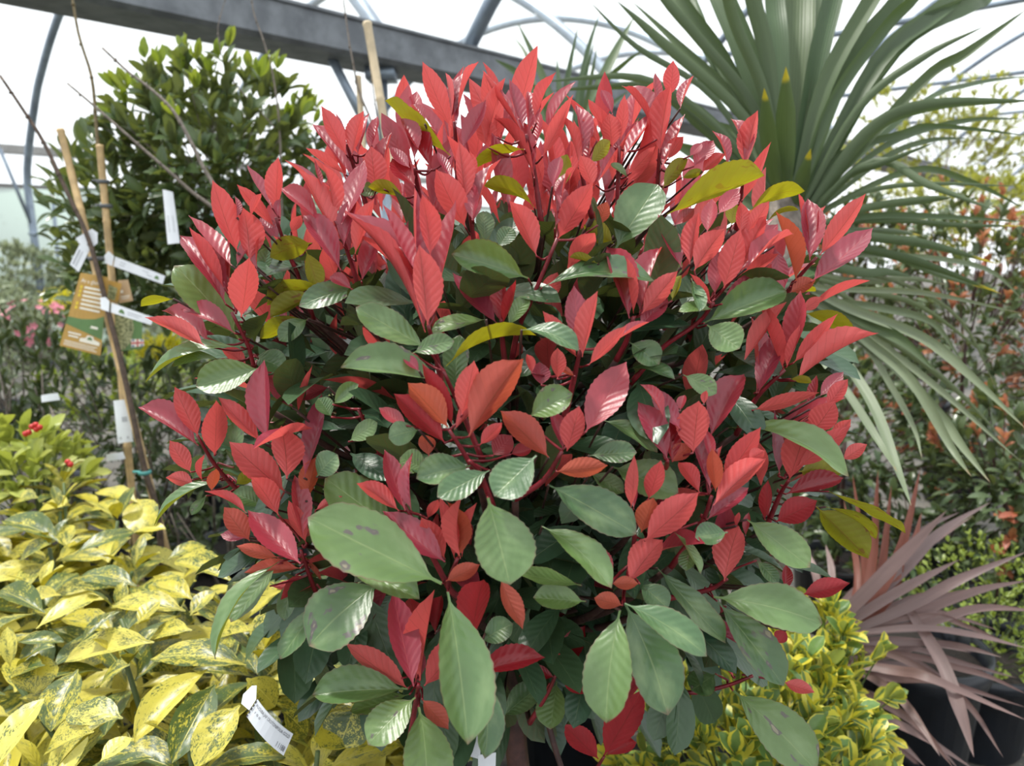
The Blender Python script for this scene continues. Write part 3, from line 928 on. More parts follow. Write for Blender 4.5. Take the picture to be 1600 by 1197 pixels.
# ---------------------------------------------------------------- spotted laurels, lower left
auc_p = prof(0.78, 0.78, 0.06, 0.1)
AUC = [leaf_mesh('aucuba_leaf_%d' % k, leaf_geo(12, 4, auc_p, fold=(0.5, 0.3, 0.7, 0.2)[k], bulge=(0.08, 0.13, 0.05, 0.10)[k], curl=(0.05, 0.1, 0, 0.02)[k], wave=(0.012, 0.02, 0.01, 0.016)[k], serr=0.03, ph=k*2, twist=(0, 0.4, -0.4, 0.2)[k]), MAT['aucuba']) for k in range(4)]
auc_lo = leaf_geo(6, 2, auc_p, fold=0.4, bulge=0.09)
AUCL = [(210,1161,325,1046,48),(305,1200,375,1102,52),(171,948,290,955,28),(101,1035,241,1004,25),(235,1030,385,1039,42),(126,901,213,916,25),(7,813,91,846,28),
 (213,832,119,864,22),(157,932,56,983,28),(0,923,70,958,32),(70,1091,-5,1200,52),(206,1153,157,1190,32),(189,955,126,1004,22),(273,878,364,910,36),(235,913,301,937,36),
 (336,923,297,962,28),(322,853,262,874,24),(234,840,213,780,42),(206,864,241,840,26),(413,1021,434,948,48),(430,1105,385,1060,42),(465,1091,458,1056,38),(54,1084,60,1021,52),
 (101,1004,28,1004,24),(80,1144,122,1046,48),(105,1116,192,1123,46),(73,1175,147,1144,46),(154,1074,203,1039,36),(269,1193,336,1070,46),(546,1168,504,1102,58),(530,1169,556,1104,60),
 (518,1035,450,1048,50),(30,880,80,850,36),(60,800,110,790,34),(140,800,190,792,30),(15,790,60,778,30),(170,870,205,840,30),(230,1000,300,985,34),(330,1000,395,985,30),(30,950,95,930,30),
 (480,1150,440,1110,44),(20,1060,70,1040,34),(400,880,455,905,30),(420,905,480,925,32),(285,905,330,890,26),(560,1090,520,1060,46),(150,770,215,785,26),(250,940,215,975,30)]
def aucuba(nm_loc, label, keep, sel, rosettes):
    B = Vector(nm_loc); t = thing('spotted_laurel', B, label, 'shrub', None)
    pot(t, B, 0.17, 0.30)
    stem = MB(); hubs = []
    for (x, y, z) in rosettes:
        hub = Vector((x, y, z)); hubs.append(hub); p0 = B+Vector((random.uniform(-.06, .06), random.uniform(-.06, .06), 0.26))
        stem.tube(smooth_path([p0, p0*0.5+hub*0.5+Vector((0, 0, -0.06)), hub], 4), np.linspace(0.008, 0.004, 9), 6)
    stem.build('stems', MAT['hebe_stem'], t)
    for (tx, ty, bx, by, wp) in sel:
        zb = 0.875; db = depth_at_z(by, zb); dt = depth_at_z(ty, 0.83) if ty > by else min(depth_at_z(ty, 0.87), db+0.09)
        Lp = math.hypot(tx-bx, ty-by)*db/F; dt = max(db-0.9*Lp, min(db+0.6*Lp, dt))
        b = P(bx, by, db); tp = P(tx, ty, dt); link('leaf', random.choice(AUC), t, leaf_M(b, tp, Vector((random.uniform(-.3, .3), -0.35, 1)), max(wp*db/F*1.25, 0.36*(tp-b).length)))
    lo = []
    for hub in hubs:
        a0 = random.uniform(0, 6.28)
        for ring, (n, el, L0) in enumerate(((3, 0.75, 0.07), (5, 0.05, 0.125), (6, -0.5, 0.145))):
            for k in range(n):
                a = a0+2*pi*k/n+ring*0.6+random.uniform(-.25, .25); e = el+random.uniform(-.2, .2); L = L0*random.uniform(.8, 1.15)
                d = Vector((math.cos(a)*math.cos(e), math.sin(a)*math.cos(e), math.sin(e))); b = hub-Vector((0, 0, 0.035*ring))+d*0.012
                link('leaf', random.choice(AUC), t, leaf_M(b, b+d*L, Vector((-d.x*d.z, -d.y*d.z, 1))+rdir()*0.25, L*random.uniform(0.36, 0.46)))
        for k in range(30):
            d = rdir(-0.8, 0.1); L = random.uniform(.1, .15); b = hub-Vector((0, 0, random.uniform(0.10, 0.38)))+d*0.03
            lo.append(leaf_M(b, b+d*L, Vector((0, 0, 1))+rdir()*0.4, L*0.42))
    stuff('lower_foliage', auc_lo, lo, MAT['aucuba'], t)
    return t
MAT['hebe_stem'] = simple('green_stem', (0.10, 0.15, 0.04), 0.5, var=0.4)
front = [q for q in AUCL if q[3] > 960 or q[1] > 1000]; back = [q for q in AUCL if q not in front]
aucuba((-0.42, 1.08, 0), 'yellow spotted laurel with a white printed plant label, below the photinia', None, front,
    [(-0.62, 0.90, .80), (-0.45, 0.95, .80), (-0.28, 0.98, .78), (-0.62, 1.12, .83), (-0.42, 1.16, .82), (-0.24, 1.18, .80), (-0.78, 1.08, .84), (-0.52, 1.30, .83), (-0.34, 1.34, .81), (-0.70, 1.26, .84)])
aucuba((-1.05, 1.62, 0), 'yellow spotted laurel behind, standing beside the bamboo cane and lime shrub', None, back,
    [(-0.80, 1.50, .82), (-0.92, 1.38, .83), (-1.02, 1.58, .84), (-1.12, 1.44, .84), (-1.25, 1.62, .86), (-1.10, 1.76, .86), (-0.94, 1.72, .85), (-1.32, 1.80, .87), (-0.66, 1.42, .80), (-1.2, 1.95, .87), (-1.45, 1.75, .87), (-0.52, 1.48, .79)])

# ---------------------------------------------------------------- generic leafy shrub
def shrub(name, label, cat, base, cen, rad, nodes, per, L, wr, mat, gg, twig, n_ind=300, mat_tip=None, tip_frac=0.0, group=None, up=0.5, zmin=-0.9, potr=0.15, inner=0, extra_thing=None, twr=0.003, shell=(0.75, 1.0), meshes=None):
    t = extra_thing or thing(name, base, label, cat, group)
    B = Vector(base); C = Vector(cen)
    if potr: pot(t, B, potr, potr*1.8)
    st = MB(); st.tube(smooth_path([B+Vector((0, 0, potr*1.5)), B*0.5+C*0.5+Vector((0.01, 0, 0)), C], 4), np.linspace(twr*4, twr*2.5, 9), 6)
    gd = gg[0] if isinstance(gg, list) else gg
    items = []
    for i in range(nodes):
        d = rdir(zmin, 1); r = random.uniform(*shell)
        p = C+Vector((d.x*rad[0], d.y*rad[1], d.z*rad[2]))*r
        if p.z < 0.12: continue
        if random.random() < 0.4 or nodes < 80: st.tube([C+(p-C)*0.45+Vector((0, 0, -0.10)), C*0.35+p*0.65+Vector((0, 0, -0.05)), p], [twr*.8, twr*.7, twr*0.4], 4, cap=False)
        ax = (d+Vector((0, 0, up))).normalized(); tip = random.random() < tip_frac
        for k in range(per):
            a = random.uniform(0.3, 1.25); o = (ax*math.cos(a)+rdir().cross(ax)*math.sin(a)).normalized()
            l = L*random.uniform(.7, 1.2)*(0.72 if tip else 1); b = p-ax*random.uniform(0, 0.05)
            nrm = (ax+Vector((0, 0, 0.5))+rdir()*0.4)
            items.append((-(b.y)+0.3*d.z*rad[2]*2-0.0*k, leaf_M(b, b+o*l, nrm, l*wr), tip))
    for i in range(inner):
        d = rdir(zmin, 1); p = C+Vector((d.x*rad[0], d.y*rad[1], d.z*rad[2]))*random.uniform(.2, .7)
        l = L*random.uniform(.8, 1.2); o = (d+rdir()*0.8).normalized(); items.append((-99, leaf_M(p, p+o*l, Vector((0, 0, 1))+rdir()*.5, l*wr), False))
    st.build('branches', twig, t)
    items.sort(key=lambda q: -q[0])
    me = leaf_mesh(name+'_leaf', gd, mat); mt = leaf_mesh(name+'_young_leaf', gd, mat_tip) if mat_tip else me
    for q in items[:n_ind]: link('young_leaf' if q[2] and mat_tip else 'leaf', mt if q[2] and mat_tip else me, t, q[1])
    rest = items[n_ind:]
    r1 = [q[1] for q in rest if not (q[2] and mat_tip)]; r2 = [q[1] for q in rest if q[2] and mat_tip]
    if r1: stuff('foliage', gd, r1, mat, t)
    if r2: stuff('young_foliage', gd, r2, mat_tip, t)
    return t
ell = prof(0.75, 0.75, 0.06)
g_bay = leaf_geo(6, 2, ell, fold=0.5, bulge=0.05); g_sm = leaf_geo(4, 2, ell, fold=0.4, bulge=0.05); g_eu = leaf_geo(6, 4, prof(0.65, 0.55, 0.08), fold=0.4, bulge=0.05, curl=0.05, wl=0.5)

# bay tree behind the bare whips
c = P(345, 275, 2.7)
bay = shrub('bay_tree', 'dark green bay tree with fresh lighter leaves at the top', 'tree', (c.x, c.y, 0), c, (0.40, 0.38, 0.40), 190, 8, 0.082, 0.36, MAT['bay'], g_bay, MAT['greytwig'], 300, MAT['bay_tip'], 0.0, up=0.4, potr=0.2, inner=500, shell=(0.7, 1.02))
Ms = []
for i in range(46):
    d = rdir(0.35, 1); p = c+Vector((d.x*0.39, d.y*0.37, d.z*0.41))*random.uniform(.93, 1.08)
    for k in range(4):
        o = (d*0.7+Vector((0, 0, .8))+rdir()*.6).normalized(); l = random.uniform(.05, .075); Ms.append((p, o, l))
mt = leaf_mesh('fresh_bay_leaf', g_bay, MAT['bay_tip'])
for p, o, l in Ms: link('young_leaf', mt, bay, leaf_M(p, p+o*l, rdir()+Vector((0, -.3, .5)), l*.36))
for (px, py, rx, rz, n) in ((200, 330, .26, .3, 60), (180, 420, .16, .22, 40), (430, 380, .3, .25, 60), (250, 430, .26, .2, 40)):
    cc = P(px, py, 2.75); Ms = []
    for i in range(n*8):
        d = rdir(); p = cc+Vector((d.x*rx, d.y*0.28, d.z*rz))*random.uniform(.5, 1); l = random.uniform(.06, .09); o = (d*.6+rdir()*.6+Vector((0, 0, .3))).normalized()
        Ms.append(leaf_M(p, p+o*l, Vector((0, -.2, 1))+rdir()*.5, l*.36))
    stuff('lower_foliage', g_bay, Ms, MAT['bay'], bay)

# gold-edged euonymus, lower right
c = P(1165, 1215, 1.42)
shrub('gold_euonymus', 'low mound of gold-edged euonymus in front of the purple sword plant', 'shrub', (c.x, c.y, 0), c, (0.265, 0.27, 0.26), 180, 8, 0.050, 0.52, MAT['euonymus'], g_eu, MAT['hebe_stem'], 300, None, 0, up=0.5, zmin=-0.7, potr=0.17, inner=250)
c = P(1290, 1085, 1.66)
shrub('gold_euonymus', 'gold-edged euonymus with greyer leaves, beside the black pot', 'shrub', (c.x, c.y, 0), c, (0.14, 0.15, 0.24), 70, 8, 0.050, 0.48, MAT['euonymus'], g_eu, MAT['hebe_stem'], 200, None, 0, up=0.4, potr=0.13, inner=80)

# ---------------------------------------------------------------- sword-leaved plants
def sword(parent, pts, ds, wpx, mat, nm='leaf', fold=0.35, tip_pow=1.0, roll=0.0, twist=0.0):
    """pts: pixel way-points base to tip, ds: depth at each"""
    W3 = smooth_path([P(x, y, d) for (x, y), d in zip(pts, ds)], 5 if len(pts) > 2 else 1)
    if len(pts) == 2: W3 = [W3[0].lerp(W3[1], i/8) for i in range(9)]
    n = len(W3); flip = None; v, uv, f = [], [], []; half = wpx*ds[len(ds)//2]/F/2
    for i, p in enumerate(W3):
        t = i/(n-1); tg = (W3[min(i+1, n-1)]-W3[max(i-1, 0)]).normalized(); vd = (p-CAM).normalized()
        s = vd.cross(tg).normalized(); nn_ = s.cross(tg).normalized()
        if flip is None: flip = 1 if nn_.z >= 0 else -1
        nn_ = nn_*flip; s = tg.cross(nn_); an = roll+twist*t; s, nn_ = s*math.cos(an)+nn_*math.sin(an), nn_*math.cos(an)-s*math.sin(an)
        hw = half*min(1.0, 0.62+1.4*t)*min(1, ((1-t)/0.38))**0.8 if t > 0.3 else half*min(1.0, 0.62+1.4*t)
        for j, sg in enumerate((-1, 0, 1)):
            v.append(p+s*hw*sg+nn_*hw*fold*(abs(sg)-0.5)); uv.append((t, 0.5+0.5*sg))
    for i in range(n-1):
        for j in range(2): k = i*3+j; f.append((k, k+1, k+4, k+3))
    o = W3[0]; m = mesh_from(nm, [q-o for q in v], f, mat, True, uv)
    # upper side to the front
    return link(nm, m, parent, Matrix.Translation(o))
B0 = P(1228, 420, 1.72); gb = Vector((B0.x, B0.y, 0))
cord = thing('cabbage_palm', gb, 'tall green cabbage palm with a fan of sword leaves and pale drooping skirt', 'plant')
pot(cord, gb, 0.2, 0.36); t = MB(); t.tube([gb+Vector((0, 0, .3)), B0+Vector((0, 0, -.3)), B0, P(1226, 310, 1.72)], [.05, .045, .04, .035], 10); t.build('trunk', MAT['greytwig'], cord)
CL = [([1225,325,1178,169,1094,62,1019,-30],16,0),([1220,325,1166,187,1031,62,962,0],17,0),([1215,322,1119,156,994,72,919,0],10,0),([1228,320,1144,116,1075,15,1040,-40],24,.1),
 ([1228,320,1172,103,1131,0,1110,-60],38,.1),([1230,315,1200,94,1178,0,1165,-80],26,-.05),([1230,315,1216,78,1209,0,1205,-100],32,.1),([1234,315,1247,94,1250,0,1255,-120],46,.12),
 ([1238,318,1275,103,1300,0,1315,-80],32,.05),([1240,320,1288,137,1362,0,1400,-60],28,-.05),([1244,322,1316,116,1400,10,1430,-40],32,0),([1250,325,1370,100,1460,22,1500,-15],27,.1),
 ([1250,328,1394,80,1516,5,1545,-12],28,.15),([1255,335,1436,132,1510,83,1605,14],17,-.1),([1255,340,1353,210,1450,165,1620,157],22,-.1),([1260,320,1436,165,1518,132,1615,118],9,.2),
 ([1255,330,1312,243,1408,210,1463,197,1610,212],12,0),([1262,340,1380,248,1450,220,1513,216],9,.1),([1255,350,1325,276,1375,256,1463,222],12,-.1),([1262,330,1366,252,1450,288,1556,329],13,-.15),
 ([1260,340,1420,267,1511,282,1605,328],10,.05),([1262,345,1350,300,1450,287,1589,291],8,-.05),([1255,365,1345,327,1450,312,1487,309],13,-.05),([1258,370,1342,340,1450,338,1610,347],11,0),
 ([1245,395,1339,424,1384,424,1425,432],15,0),
 ([1250,300,1210,240,1150,150,1100,60,1075,-20],20,.2),([1215,310,1110,190,1000,122,840,128],14,-.05),([1212,318,1100,200,1020,140,940,136,858,143],12,0),
 ([1215,325,1150,240,1075,170,1030,150],30,.05),([1212,332,1160,280,1090,240,1040,220],26,.08),([1208,340,1150,300,1090,275],24,.1),([1225,325,1190,200,1130,110,1095,30,1080,-20],14,.2),
 ([1238,320,1262,150,1280,0,1285,-60],26,.22),([1222,330,1165,230,1100,185],30,.15),([1250,345,1300,270,1345,225,1400,190],20,.2),
 ([1225,330,1200,250,1180,190],30,.22),([1232,330,1222,230,1225,160],36,.22),([1240,335,1275,250,1300,200],30,.22)]
CP = [([1245,430,1283,467,1374,480,1457,504,1504,567],13,0),([1245,435,1290,450,1441,457,1605,491],10,-.1),([1245,440,1324,480,1441,527,1524,594,1605,672],16,-.15),
 ([1245,450,1357,534,1427,597,1487,698,1518,745],17,-.2),([1248,455,1374,550,1457,634,1507,701,1548,755],16,-.15),([1245,445,1367,530,1474,614,1595,721],11,-.1),([1250,445,1407,544,1491,607,1575,694],9,0),
 ([1240,455,1317,560,1364,634,1400,728,1424,791],17,-.25),([1235,455,1270,544,1324,614,1380,701,1402,738],13,-.25),([1245,455,1350,540,1390,600,1427,667,1441,718],10,-.1),
 ([1270,420,1400,440,1500,500,1560,615],6,.05),([1268,400,1420,400,1540,420,1600,470],8,.1),([1260,425,1340,440,1420,435,1480,445],10,.05),([1250,440,1330,470,1400,560,1440,620],8,.05),
 ([1255,430,1345,455,1440,480,1560,570],9,.05),([1245,450,1300,520,1340,590,1370,650],8,.05)]
CD = [([1245,440,1340,497,1407,530,1461,580],19,-.1)]
CL += [([1224,325,1150,160,1060,70,985,0],13,.08),([1240,325,1300,160,1385,40,1440,-20],20,-.08),([1248,330,1340,170,1440,90,1540,40],14,-.12),([1252,338,1380,230,1500,190,1600,185],9,.1),([1226,322,1195,150,1150,40,1130,-40],18,-.08)]
CYT = [([1250,355,1360,370,1450,382,1560,413],15,-.05),([1250,372,1360,391,1450,415,1566,460],14,0),([1252,365,1380,395,1470,430,1560,455],9,.1),([1252,350,1400,345,1500,352,1605,353],8,0),([1250,360,1330,360,1400,362,1440,368],10,.1),
 ([1216,305,1200,220,1194,137],27,-.12),([1228,300,1229,200,1228,104],31,-.12),([1238,335,1250,290,1267,232],23,-.12)]
def pairs(a): return [(a[i], a[i+1]) for i in range(0, len(a), 2)]
for lst, mk in ((CL, 'cord'), (CP, 'cord_pale'), (CD, 'cord'), (CYT, 'cord_yellow')):
    for a, wp, dd in lst:
        pp = pairs(a); n = len(pp); k = dd*1.6
        if pp[-1][1] < 0: pp.append((pp[-1][0]*2-pp[-2][0], pp[-1][1]*2-pp[-2][1]-60)); n += 1
        sword(cord, pp, [1.72+k*(i/(n-1))+(0.02 if i == 0 else 0) for i in range(n)], wp*0.98, MAT[mk], roll=random.uniform(-.35, .35), twist=random.uniform(-.3, .3), fold=0.6)
# second cabbage palm, behind the red shoots
B1 = P(890, 330, 2.5); g1 = Vector((B1.x, B1.y, 0))
c2 = thing('cabbage_palm', g1, 'smaller cabbage palm half hidden behind the red shoots, below the gutter', 'plant')
pot(c2, g1, 0.17, 0.3); t = MB(); t.tube([g1+Vector((0, 0, .25)), B1, P(890, 250, 2.5)], [.035, .03, .025], 8); t.build('trunk', MAT['greytwig'], c2)
for a, wp in (([890,260,880,190,888,116,904,38],9),([890,260,900,170,918,80,938,18],8),([892,260,925,160,960,84,992,24],14),([892,258,918,150,934,68],6),([888,262,866,170,838,96,808,34],11),([886,262,845,180,826,94,801,55],7),([884,265,840,160,810,116,772,92],13),
 ([885,265,850,215,800,190,760,185],9),([895,265,950,200,1000,190,1040,200],10),([892,262,940,140,975,100,1010,75],7),([888,262,875,150,870,90],8),([895,262,940,180,985,140],9),([884,268,830,230,790,215,750,220],8),([896,266,960,230,1010,225],8),([886,262,860,190,848,150,825,125],9),([890,262,905,190,912,130,930,60],8)):
    pp = pairs(a); n = len(pp); k = random.uniform(-.25, .25); sword(c2, pp, [2.5+k*i/(n-1) for i in range(n)], wp*1.1, MAT['cord'], roll=random.uniform(-.4, .4))
# purple sword plant, lower right
B2 = P(1425, 1085, 2.08); g2 = Vector((B2.x, B2.y, 0))
pu = thing('purple_cordyline', g2, 'purple-brown sword-leaved cordyline arching out of a black pot', 'plant')
pot(pu, g2, 0.17, 0.44); t = MB(); q0 = g2+Vector((-.02, 0, .3)); t.tube([q0, P(1310, 1000, 1.8), P(1300, 975, 1.8)], [.025, .022, .015], 8); t.build('stem', MAT['brownstem'], pu)
PL = [([1285,995,1385,893,1480,797],19,0),([1300,990,1400,927,1500,874],15,0),([1300,992,1408,896,1469,832,1549,784],14,.1),([1310,990,1380,920,1440,860,1522,805],10,.15),
 ([1320,990,1423,946,1500,905,1605,862],15,-.05),([1325,990,1440,955,1526,923,1605,907],12,0),([1320,992,1440,975,1530,950,1625,955],12,-.05),([1310,992,1431,981,1520,992,1605,1013],10,-.1),
 ([1330,985,1450,962,1507,977,1580,1008],8,-.05),([1310,1005,1454,1005,1510,1012,1565,1027],9,-.1),([1415,945,1469,1030,1500,1110,1522,1184],19,-.2),([1310,1035,1400,1048,1454,1060,1605,1126],15,-.15),
 ([1310,1050,1400,1060,1469,1064,1605,1106],12,-.1),([1320,1015,1430,1026,1488,1041,1545,1057,1605,1085],9,-.05),([1320,1005,1412,1030,1507,1095,1568,1184],11,-.15),([1305,1050,1339,1076,1431,1130,1490,1200],13,-.1),
 ([1300,1080,1328,1099,1431,1145,1525,1204],13,-.1),([1310,1030,1389,1076,1430,1120,1469,1182],12,-.15),([1300,1100,1339,1130,1400,1156,1448,1200],11,-.05),([1300,1110,1331,1145,1393,1200],11,0),([1300,1130,1328,1164,1350,1205],10,0),
 ([1290,1035,1380,1025,1440,1012],11,0),([1300,1000,1390,985,1470,985],8,.1),([1290,985,1330,930,1370,900],12,.1),([1290,990,1340,960,1420,940],10,.1),([1330,1000,1420,1000,1520,1020],7,.05),
 ([1300,985,1360,930,1420,880,1460,845],11,.1),([1300,1015,1400,1020,1480,1060],8,.05),([1290,990,1300,900,1290,850],10,.1),([1290,985,1275,900,1255,850],11,.1),([1310,990,1420,935,1490,925],7,.12)]
PL += [([1300,1000,1400,960,1480,930,1560,915],8,.08),([1300,1010,1420,1012,1500,1035,1590,1060],8,.02),([1295,1060,1380,1095,1450,1150,1500,1204],9,.0),([1300,1040,1420,1040,1500,1075,1560,1110],8,.05),([1290,1000,1370,905,1440,830,1500,800],10,.14),([1295,1090,1350,1120,1420,1180,1440,1204],9,.02),([1310,985,1400,950,1480,960,1560,985],8,.1)]
PR = [([1330,990,1372,930,1410,850,1438,733],14,.05),([1340,985,1375,900,1393,757],11,.1),([1335,985,1362,890,1372,733],13,.1),([1330,985,1352,900,1332,740],10,.12),([1325,985,1400,900,1425,860,1440,800],13,.1),([1335,985,1390,930,1415,860],16,.05),([1320,985,1340,900,1318,780],9,.15)]
for lst, mk in ((PL, 'purple'), (PR, 'russet')):
    for a, wp, dd in lst:
        pp = pairs(a); n = len(pp); k = dd*1.5
        sword(pu, pp, [1.80+k*i/(n-1) for i in range(n)], wp*1.1, MAT[mk], roll=random.uniform(-.35, .35), twist=random.uniform(-.3, .3))

# ---------------------------------------------------------------- background shrubs, right
hedge_lab = ['orange-tipped evergreen shrub behind the drooping sword leaves', 'orange-tipped evergreen shrub with reddish shoots, near the green cabbage palm', 'broad evergreen shrub with peach young leaves above the purple sword plant', 'orange-tipped evergreen shrub at the back under the airy yellow-green one']
for i, (px, py, d, rx, rz, nd, L) in enumerate(((1510, 530, 3.1, .44, .62, 330, .058), (1330, 500, 3.7, .42, .62, 300, .06), (1575, 760, 2.55, .26, .34, 150, .062), (1690, 470, 3.45, .36, .6, 260, .058))):
    c = P(px, py, d)
    shrub('orange_tipped_shrub', hedge_lab[i], 'shrub', (c.x, c.y, 0), c, (rx, .36, rz), nd, 7, L, 0.40, MAT['hedge'], g_bay, MAT['brownstem'], 220, MAT['orange'], (0.34, 0.3, 0.25, 0.4)[i], up=0.7, potr=0.16, inner=420)
c = P(1480, 240, 5.4)
shrub('airy_shrub', 'tall airy yellow-green shrub against the bright roof film', 'shrub', (c.x, c.y, 0), c, (.9, .40, .52), 480, 5, .062, .30, MAT['airy'], g_sm, MAT['olivetwig'], 120, up=0.9, potr=0.2, inner=60, twr=0.0022, shell=(0.4, 1.1))
c = P(1510, 345, 4.2)
shrub('airy_shrub', 'yellow-green shrub with a few rusty leaves below the airy one', 'shrub', (c.x+.1, c.y, 0), c, (.62, .36, .27), 260, 6, .055, .36, MAT['airy'], g_sm, MAT['olivetwig'], 100, MAT['orange'], .15, up=0.7, potr=0.2, inner=150, twr=0.0022)
c = P(1545, 945, 2.25)
shrub('small_leaved_shrub', 'low lime-green small-leaved shrub behind the arching purple leaves', 'shrub', (c.x, c.y, 0), c, (.27, .25, .22), 190, 7, .020, .5, MAT['hebe'], g_sm, MAT['hebe_stem'], 150, up=0.8, potr=0.16, inner=200, twr=0.0015)
for k, (px, py, d, rx, rz) in enumerate(((1320, 690, 2.9, .40, .45), (1440, 860, 2.7, .4, .35))):
    c = P(px, py, d)
    shrub('dark_shrub', ('dark evergreen shrub in shade behind the drooping pale leaves', 'dark evergreen shrub behind the upright russet leaves')[k], 'shrub', (c.x, c.y, 0), c, (rx, .34, rz), 130, 7, .055, .4, MAT['dark'], g_bay, MAT['brownstem'], 120, up=0.6, potr=0.16, inner=250)

# ---------------------------------------------------------------- background shrubs, left
lab = ['dark evergreen shrub with grey twigs behind the red-berried shrub', 'dark evergreen shrub with grey twigs around the bamboo canes', 'dark evergreen shrub between the canes and the photinia']
for k, (px, py, d, rx, rz) in enumerate(((30, 640, 2.9, .48, .36), (190, 690, 2.8, .40, .40), (345, 720, 2.7, .36, .46))):
    c = P(px, py, d)
    t = shrub('dark_shrub', lab[k], 'shrub', (c.x, c.y, 0), c, (rx, .34, rz), 120, 7, .055, .34, MAT['dark'], g_bay, MAT['greytwig'], 150, MAT['bay_tip'], .12, up=0.9, potr=0.18, inner=200)
    for i in range(16):
        tw = MB()
        p = c+Vector((random.uniform(-rx, rx), -.30+random.uniform(-.06, .05), random.uniform(-.45, .05)*rz*2)); dr = Vector((random.uniform(-.5, .5), random.uniform(-.3, .1), 1)).normalized(); l = random.uniform(.12, .3)
        tw.tube([p, p+dr*l*.5+Vector((.01, 0, 0)), p+dr*l], [.005, .004, .0025], 5); tw.tube([p+dr*l*.5, p+dr*l*.5+Vector((random.uniform(-.08, .08), -.02, .09))], [.0035, .002], 4)
        tw.build('twig', MAT['greytwig'], t)
c = P(55, 745, 2.12)
t = shrub('berried_shrub', 'lime-leaved shrub with small clusters of red berries', 'shrub', (c.x, c.y, 0), c, (.17, .17, .16), 30, 7, .072, .42, MAT['skimmia'], g_bay, MAT['hebe_stem'], 270, up=0.6, potr=0.14, inner=30, zmin=-.4)
bm = MB(); bm.lathe([(0.0, -.008), (.005, -.006), (.008, 0), (.006, .006), (.0, .008)], (0, 0, 0), 10); br = mesh_from('berry', bm.v, bm.f, MAT['berry'])
for (px, py) in ((50, 667), (56, 664), (62, 668), (57, 671), (40, 678), (45, 676), (106, 722), (110, 726)): link('berry', br, t, Matrix.Translation(P(px, py, 1.97)))
for k, (px, py, d, rx, rz) in enumerate(((20, 455, 9.5, .7, .6), (205, 465, 9.3, .8, .7), (-30, 530, 5.4, .5, .42), (330, 500, 5.6, .6, .5))):
    c = P(px, py, d)
    shrub('sage_shrub', ('pale grey-green shrub at the foot of the netting wall behind the steel hoop leg', 'pale grey-green shrub seen between the two bamboo canes', 'pale grey-green shrub behind the pink-flowered one', 'pale grey-green shrub under the bay tree')[k], 'shrub', (c.x, c.y, 0), c, (rx, .45, rz), 300, 7, (.11, .10, .065, .065)[k], .35, MAT['sage'], g_sm, MAT['greytwig'], 60, group='pale shrubs along the netting wall', up=0.8, potr=0.2, inner=200)
# pink azalea-like shrub with individual flowers
c = P(58, 520, 3.9)
t = shrub('pink_flowered_shrub', 'low shrub dotted with pink flowers near the steel hoop leg', 'shrub', (c.x, c.y, 0), c, (.22, .2, .16), 60, 6, .035, .4, MAT['hedge'], g_sm, MAT['greytwig'], 80, up=.8, potr=.15, inner=60)
pv, pf_ = [], []
for k in range(5):
    a = 2*pi*k/5; i0 = len(pv); pv += [(0, 0, 0), (math.cos(a-.5)*.7, math.sin(a-.5)*.7, .25), (math.cos(a), math.sin(a), .38), (math.cos(a+.5)*.7, math.sin(a+.5)*.7, .25)]; pf_ += [(i0, i0+1, i0+2), (i0, i0+2, i0+3)]
fm = mesh_from('flower', pv, pf_, MAT['pink'])
for i in range(60):
    d = rdir(-.3, 1); d.y = -abs(d.y); p = c+Vector((d.x*.23, d.y*.21, d.z*.17)); s = random.uniform(.016, .024); q = d.to_track_quat('Z', 'Y').to_matrix().to_4x4(); link('flower', fm, t, Matrix.Translation(p) @ q @ Matrix.Scale(s, 4))
for (px, py, d, r, lb) in ((250, 547, 3.2, .085, 'small bright yellow feathery plant below the white plant label'), (97, 470, 4.6, .10, 'small yellow-leaved plant beside the steel hoop leg')):
    c = P(px, py, d); shrub('yellow_plant', lb, 'plant', (c.x, c.y, 0), c, (r*1.2, r, r*.8), 70, 6, .04, .16, MAT['yellow'], g_sm, MAT['hebe_stem'], 150, up=.9, potr=.1, inner=80, twr=.0015)
for k, (px, py, d) in enumerate(((200, 600, 3.5), (420, 610, 3.4), (300, 590, 3.9))):
    c = P(px, py, d); shrub('low_green_shrub', ('fresh green low shrub behind the bamboo canes', 'fresh green low shrub behind the photinia', 'fresh green low shrub under the bay tree')[k], 'shrub', (c.x, c.y, 0), c, (.4, .3, .22), 120, 6, .045, .35, MAT['bay_tip'], g_sm, MAT['greytwig'], 60, up=.8, potr=.17, inner=150)

# plants standing behind the photinia, seen through its gaps
for k, (px, py, d, rx, rz) in enumerate(((640, 900, 2.0, .34, .36), (900, 900, 2.1, .36, .40), (1080, 800, 2.3, .36, .46), (770, 640, 3.05, .6, .55))):
    c = P(px, py, d)
    shrub('dark_shrub', ('dark evergreen shrub glimpsed behind the lower left of the photinia', 'dark evergreen shrub glimpsed through the middle of the photinia', 'dark evergreen shrub between the photinia and the cabbage palm', 'dark evergreen shrub hidden behind the middle of the photinia')[k], 'shrub', (c.x, c.y, 0), c, (rx, .26, rz), 120, 7, .06, .4, MAT['dark'], g_bay, MAT['brownstem'], 60, up=0.6, potr=0.17, inner=250)
# empty black nursery pots on the matting
for (px, d, lb) in ((352, 2.0, 'black nursery pot behind the spotted laurel, near the cane foot'), (1375, 1.72, 'black nursery pot on the ground in front of the purple sword plant')):
    q = P(px, 1000, d); t = thing('nursery_pot', (q.x, q.y, 0), lb, 'pot'); pot(t, (q.x, q.y, 0), .14, .44 if px < 900 else .27)

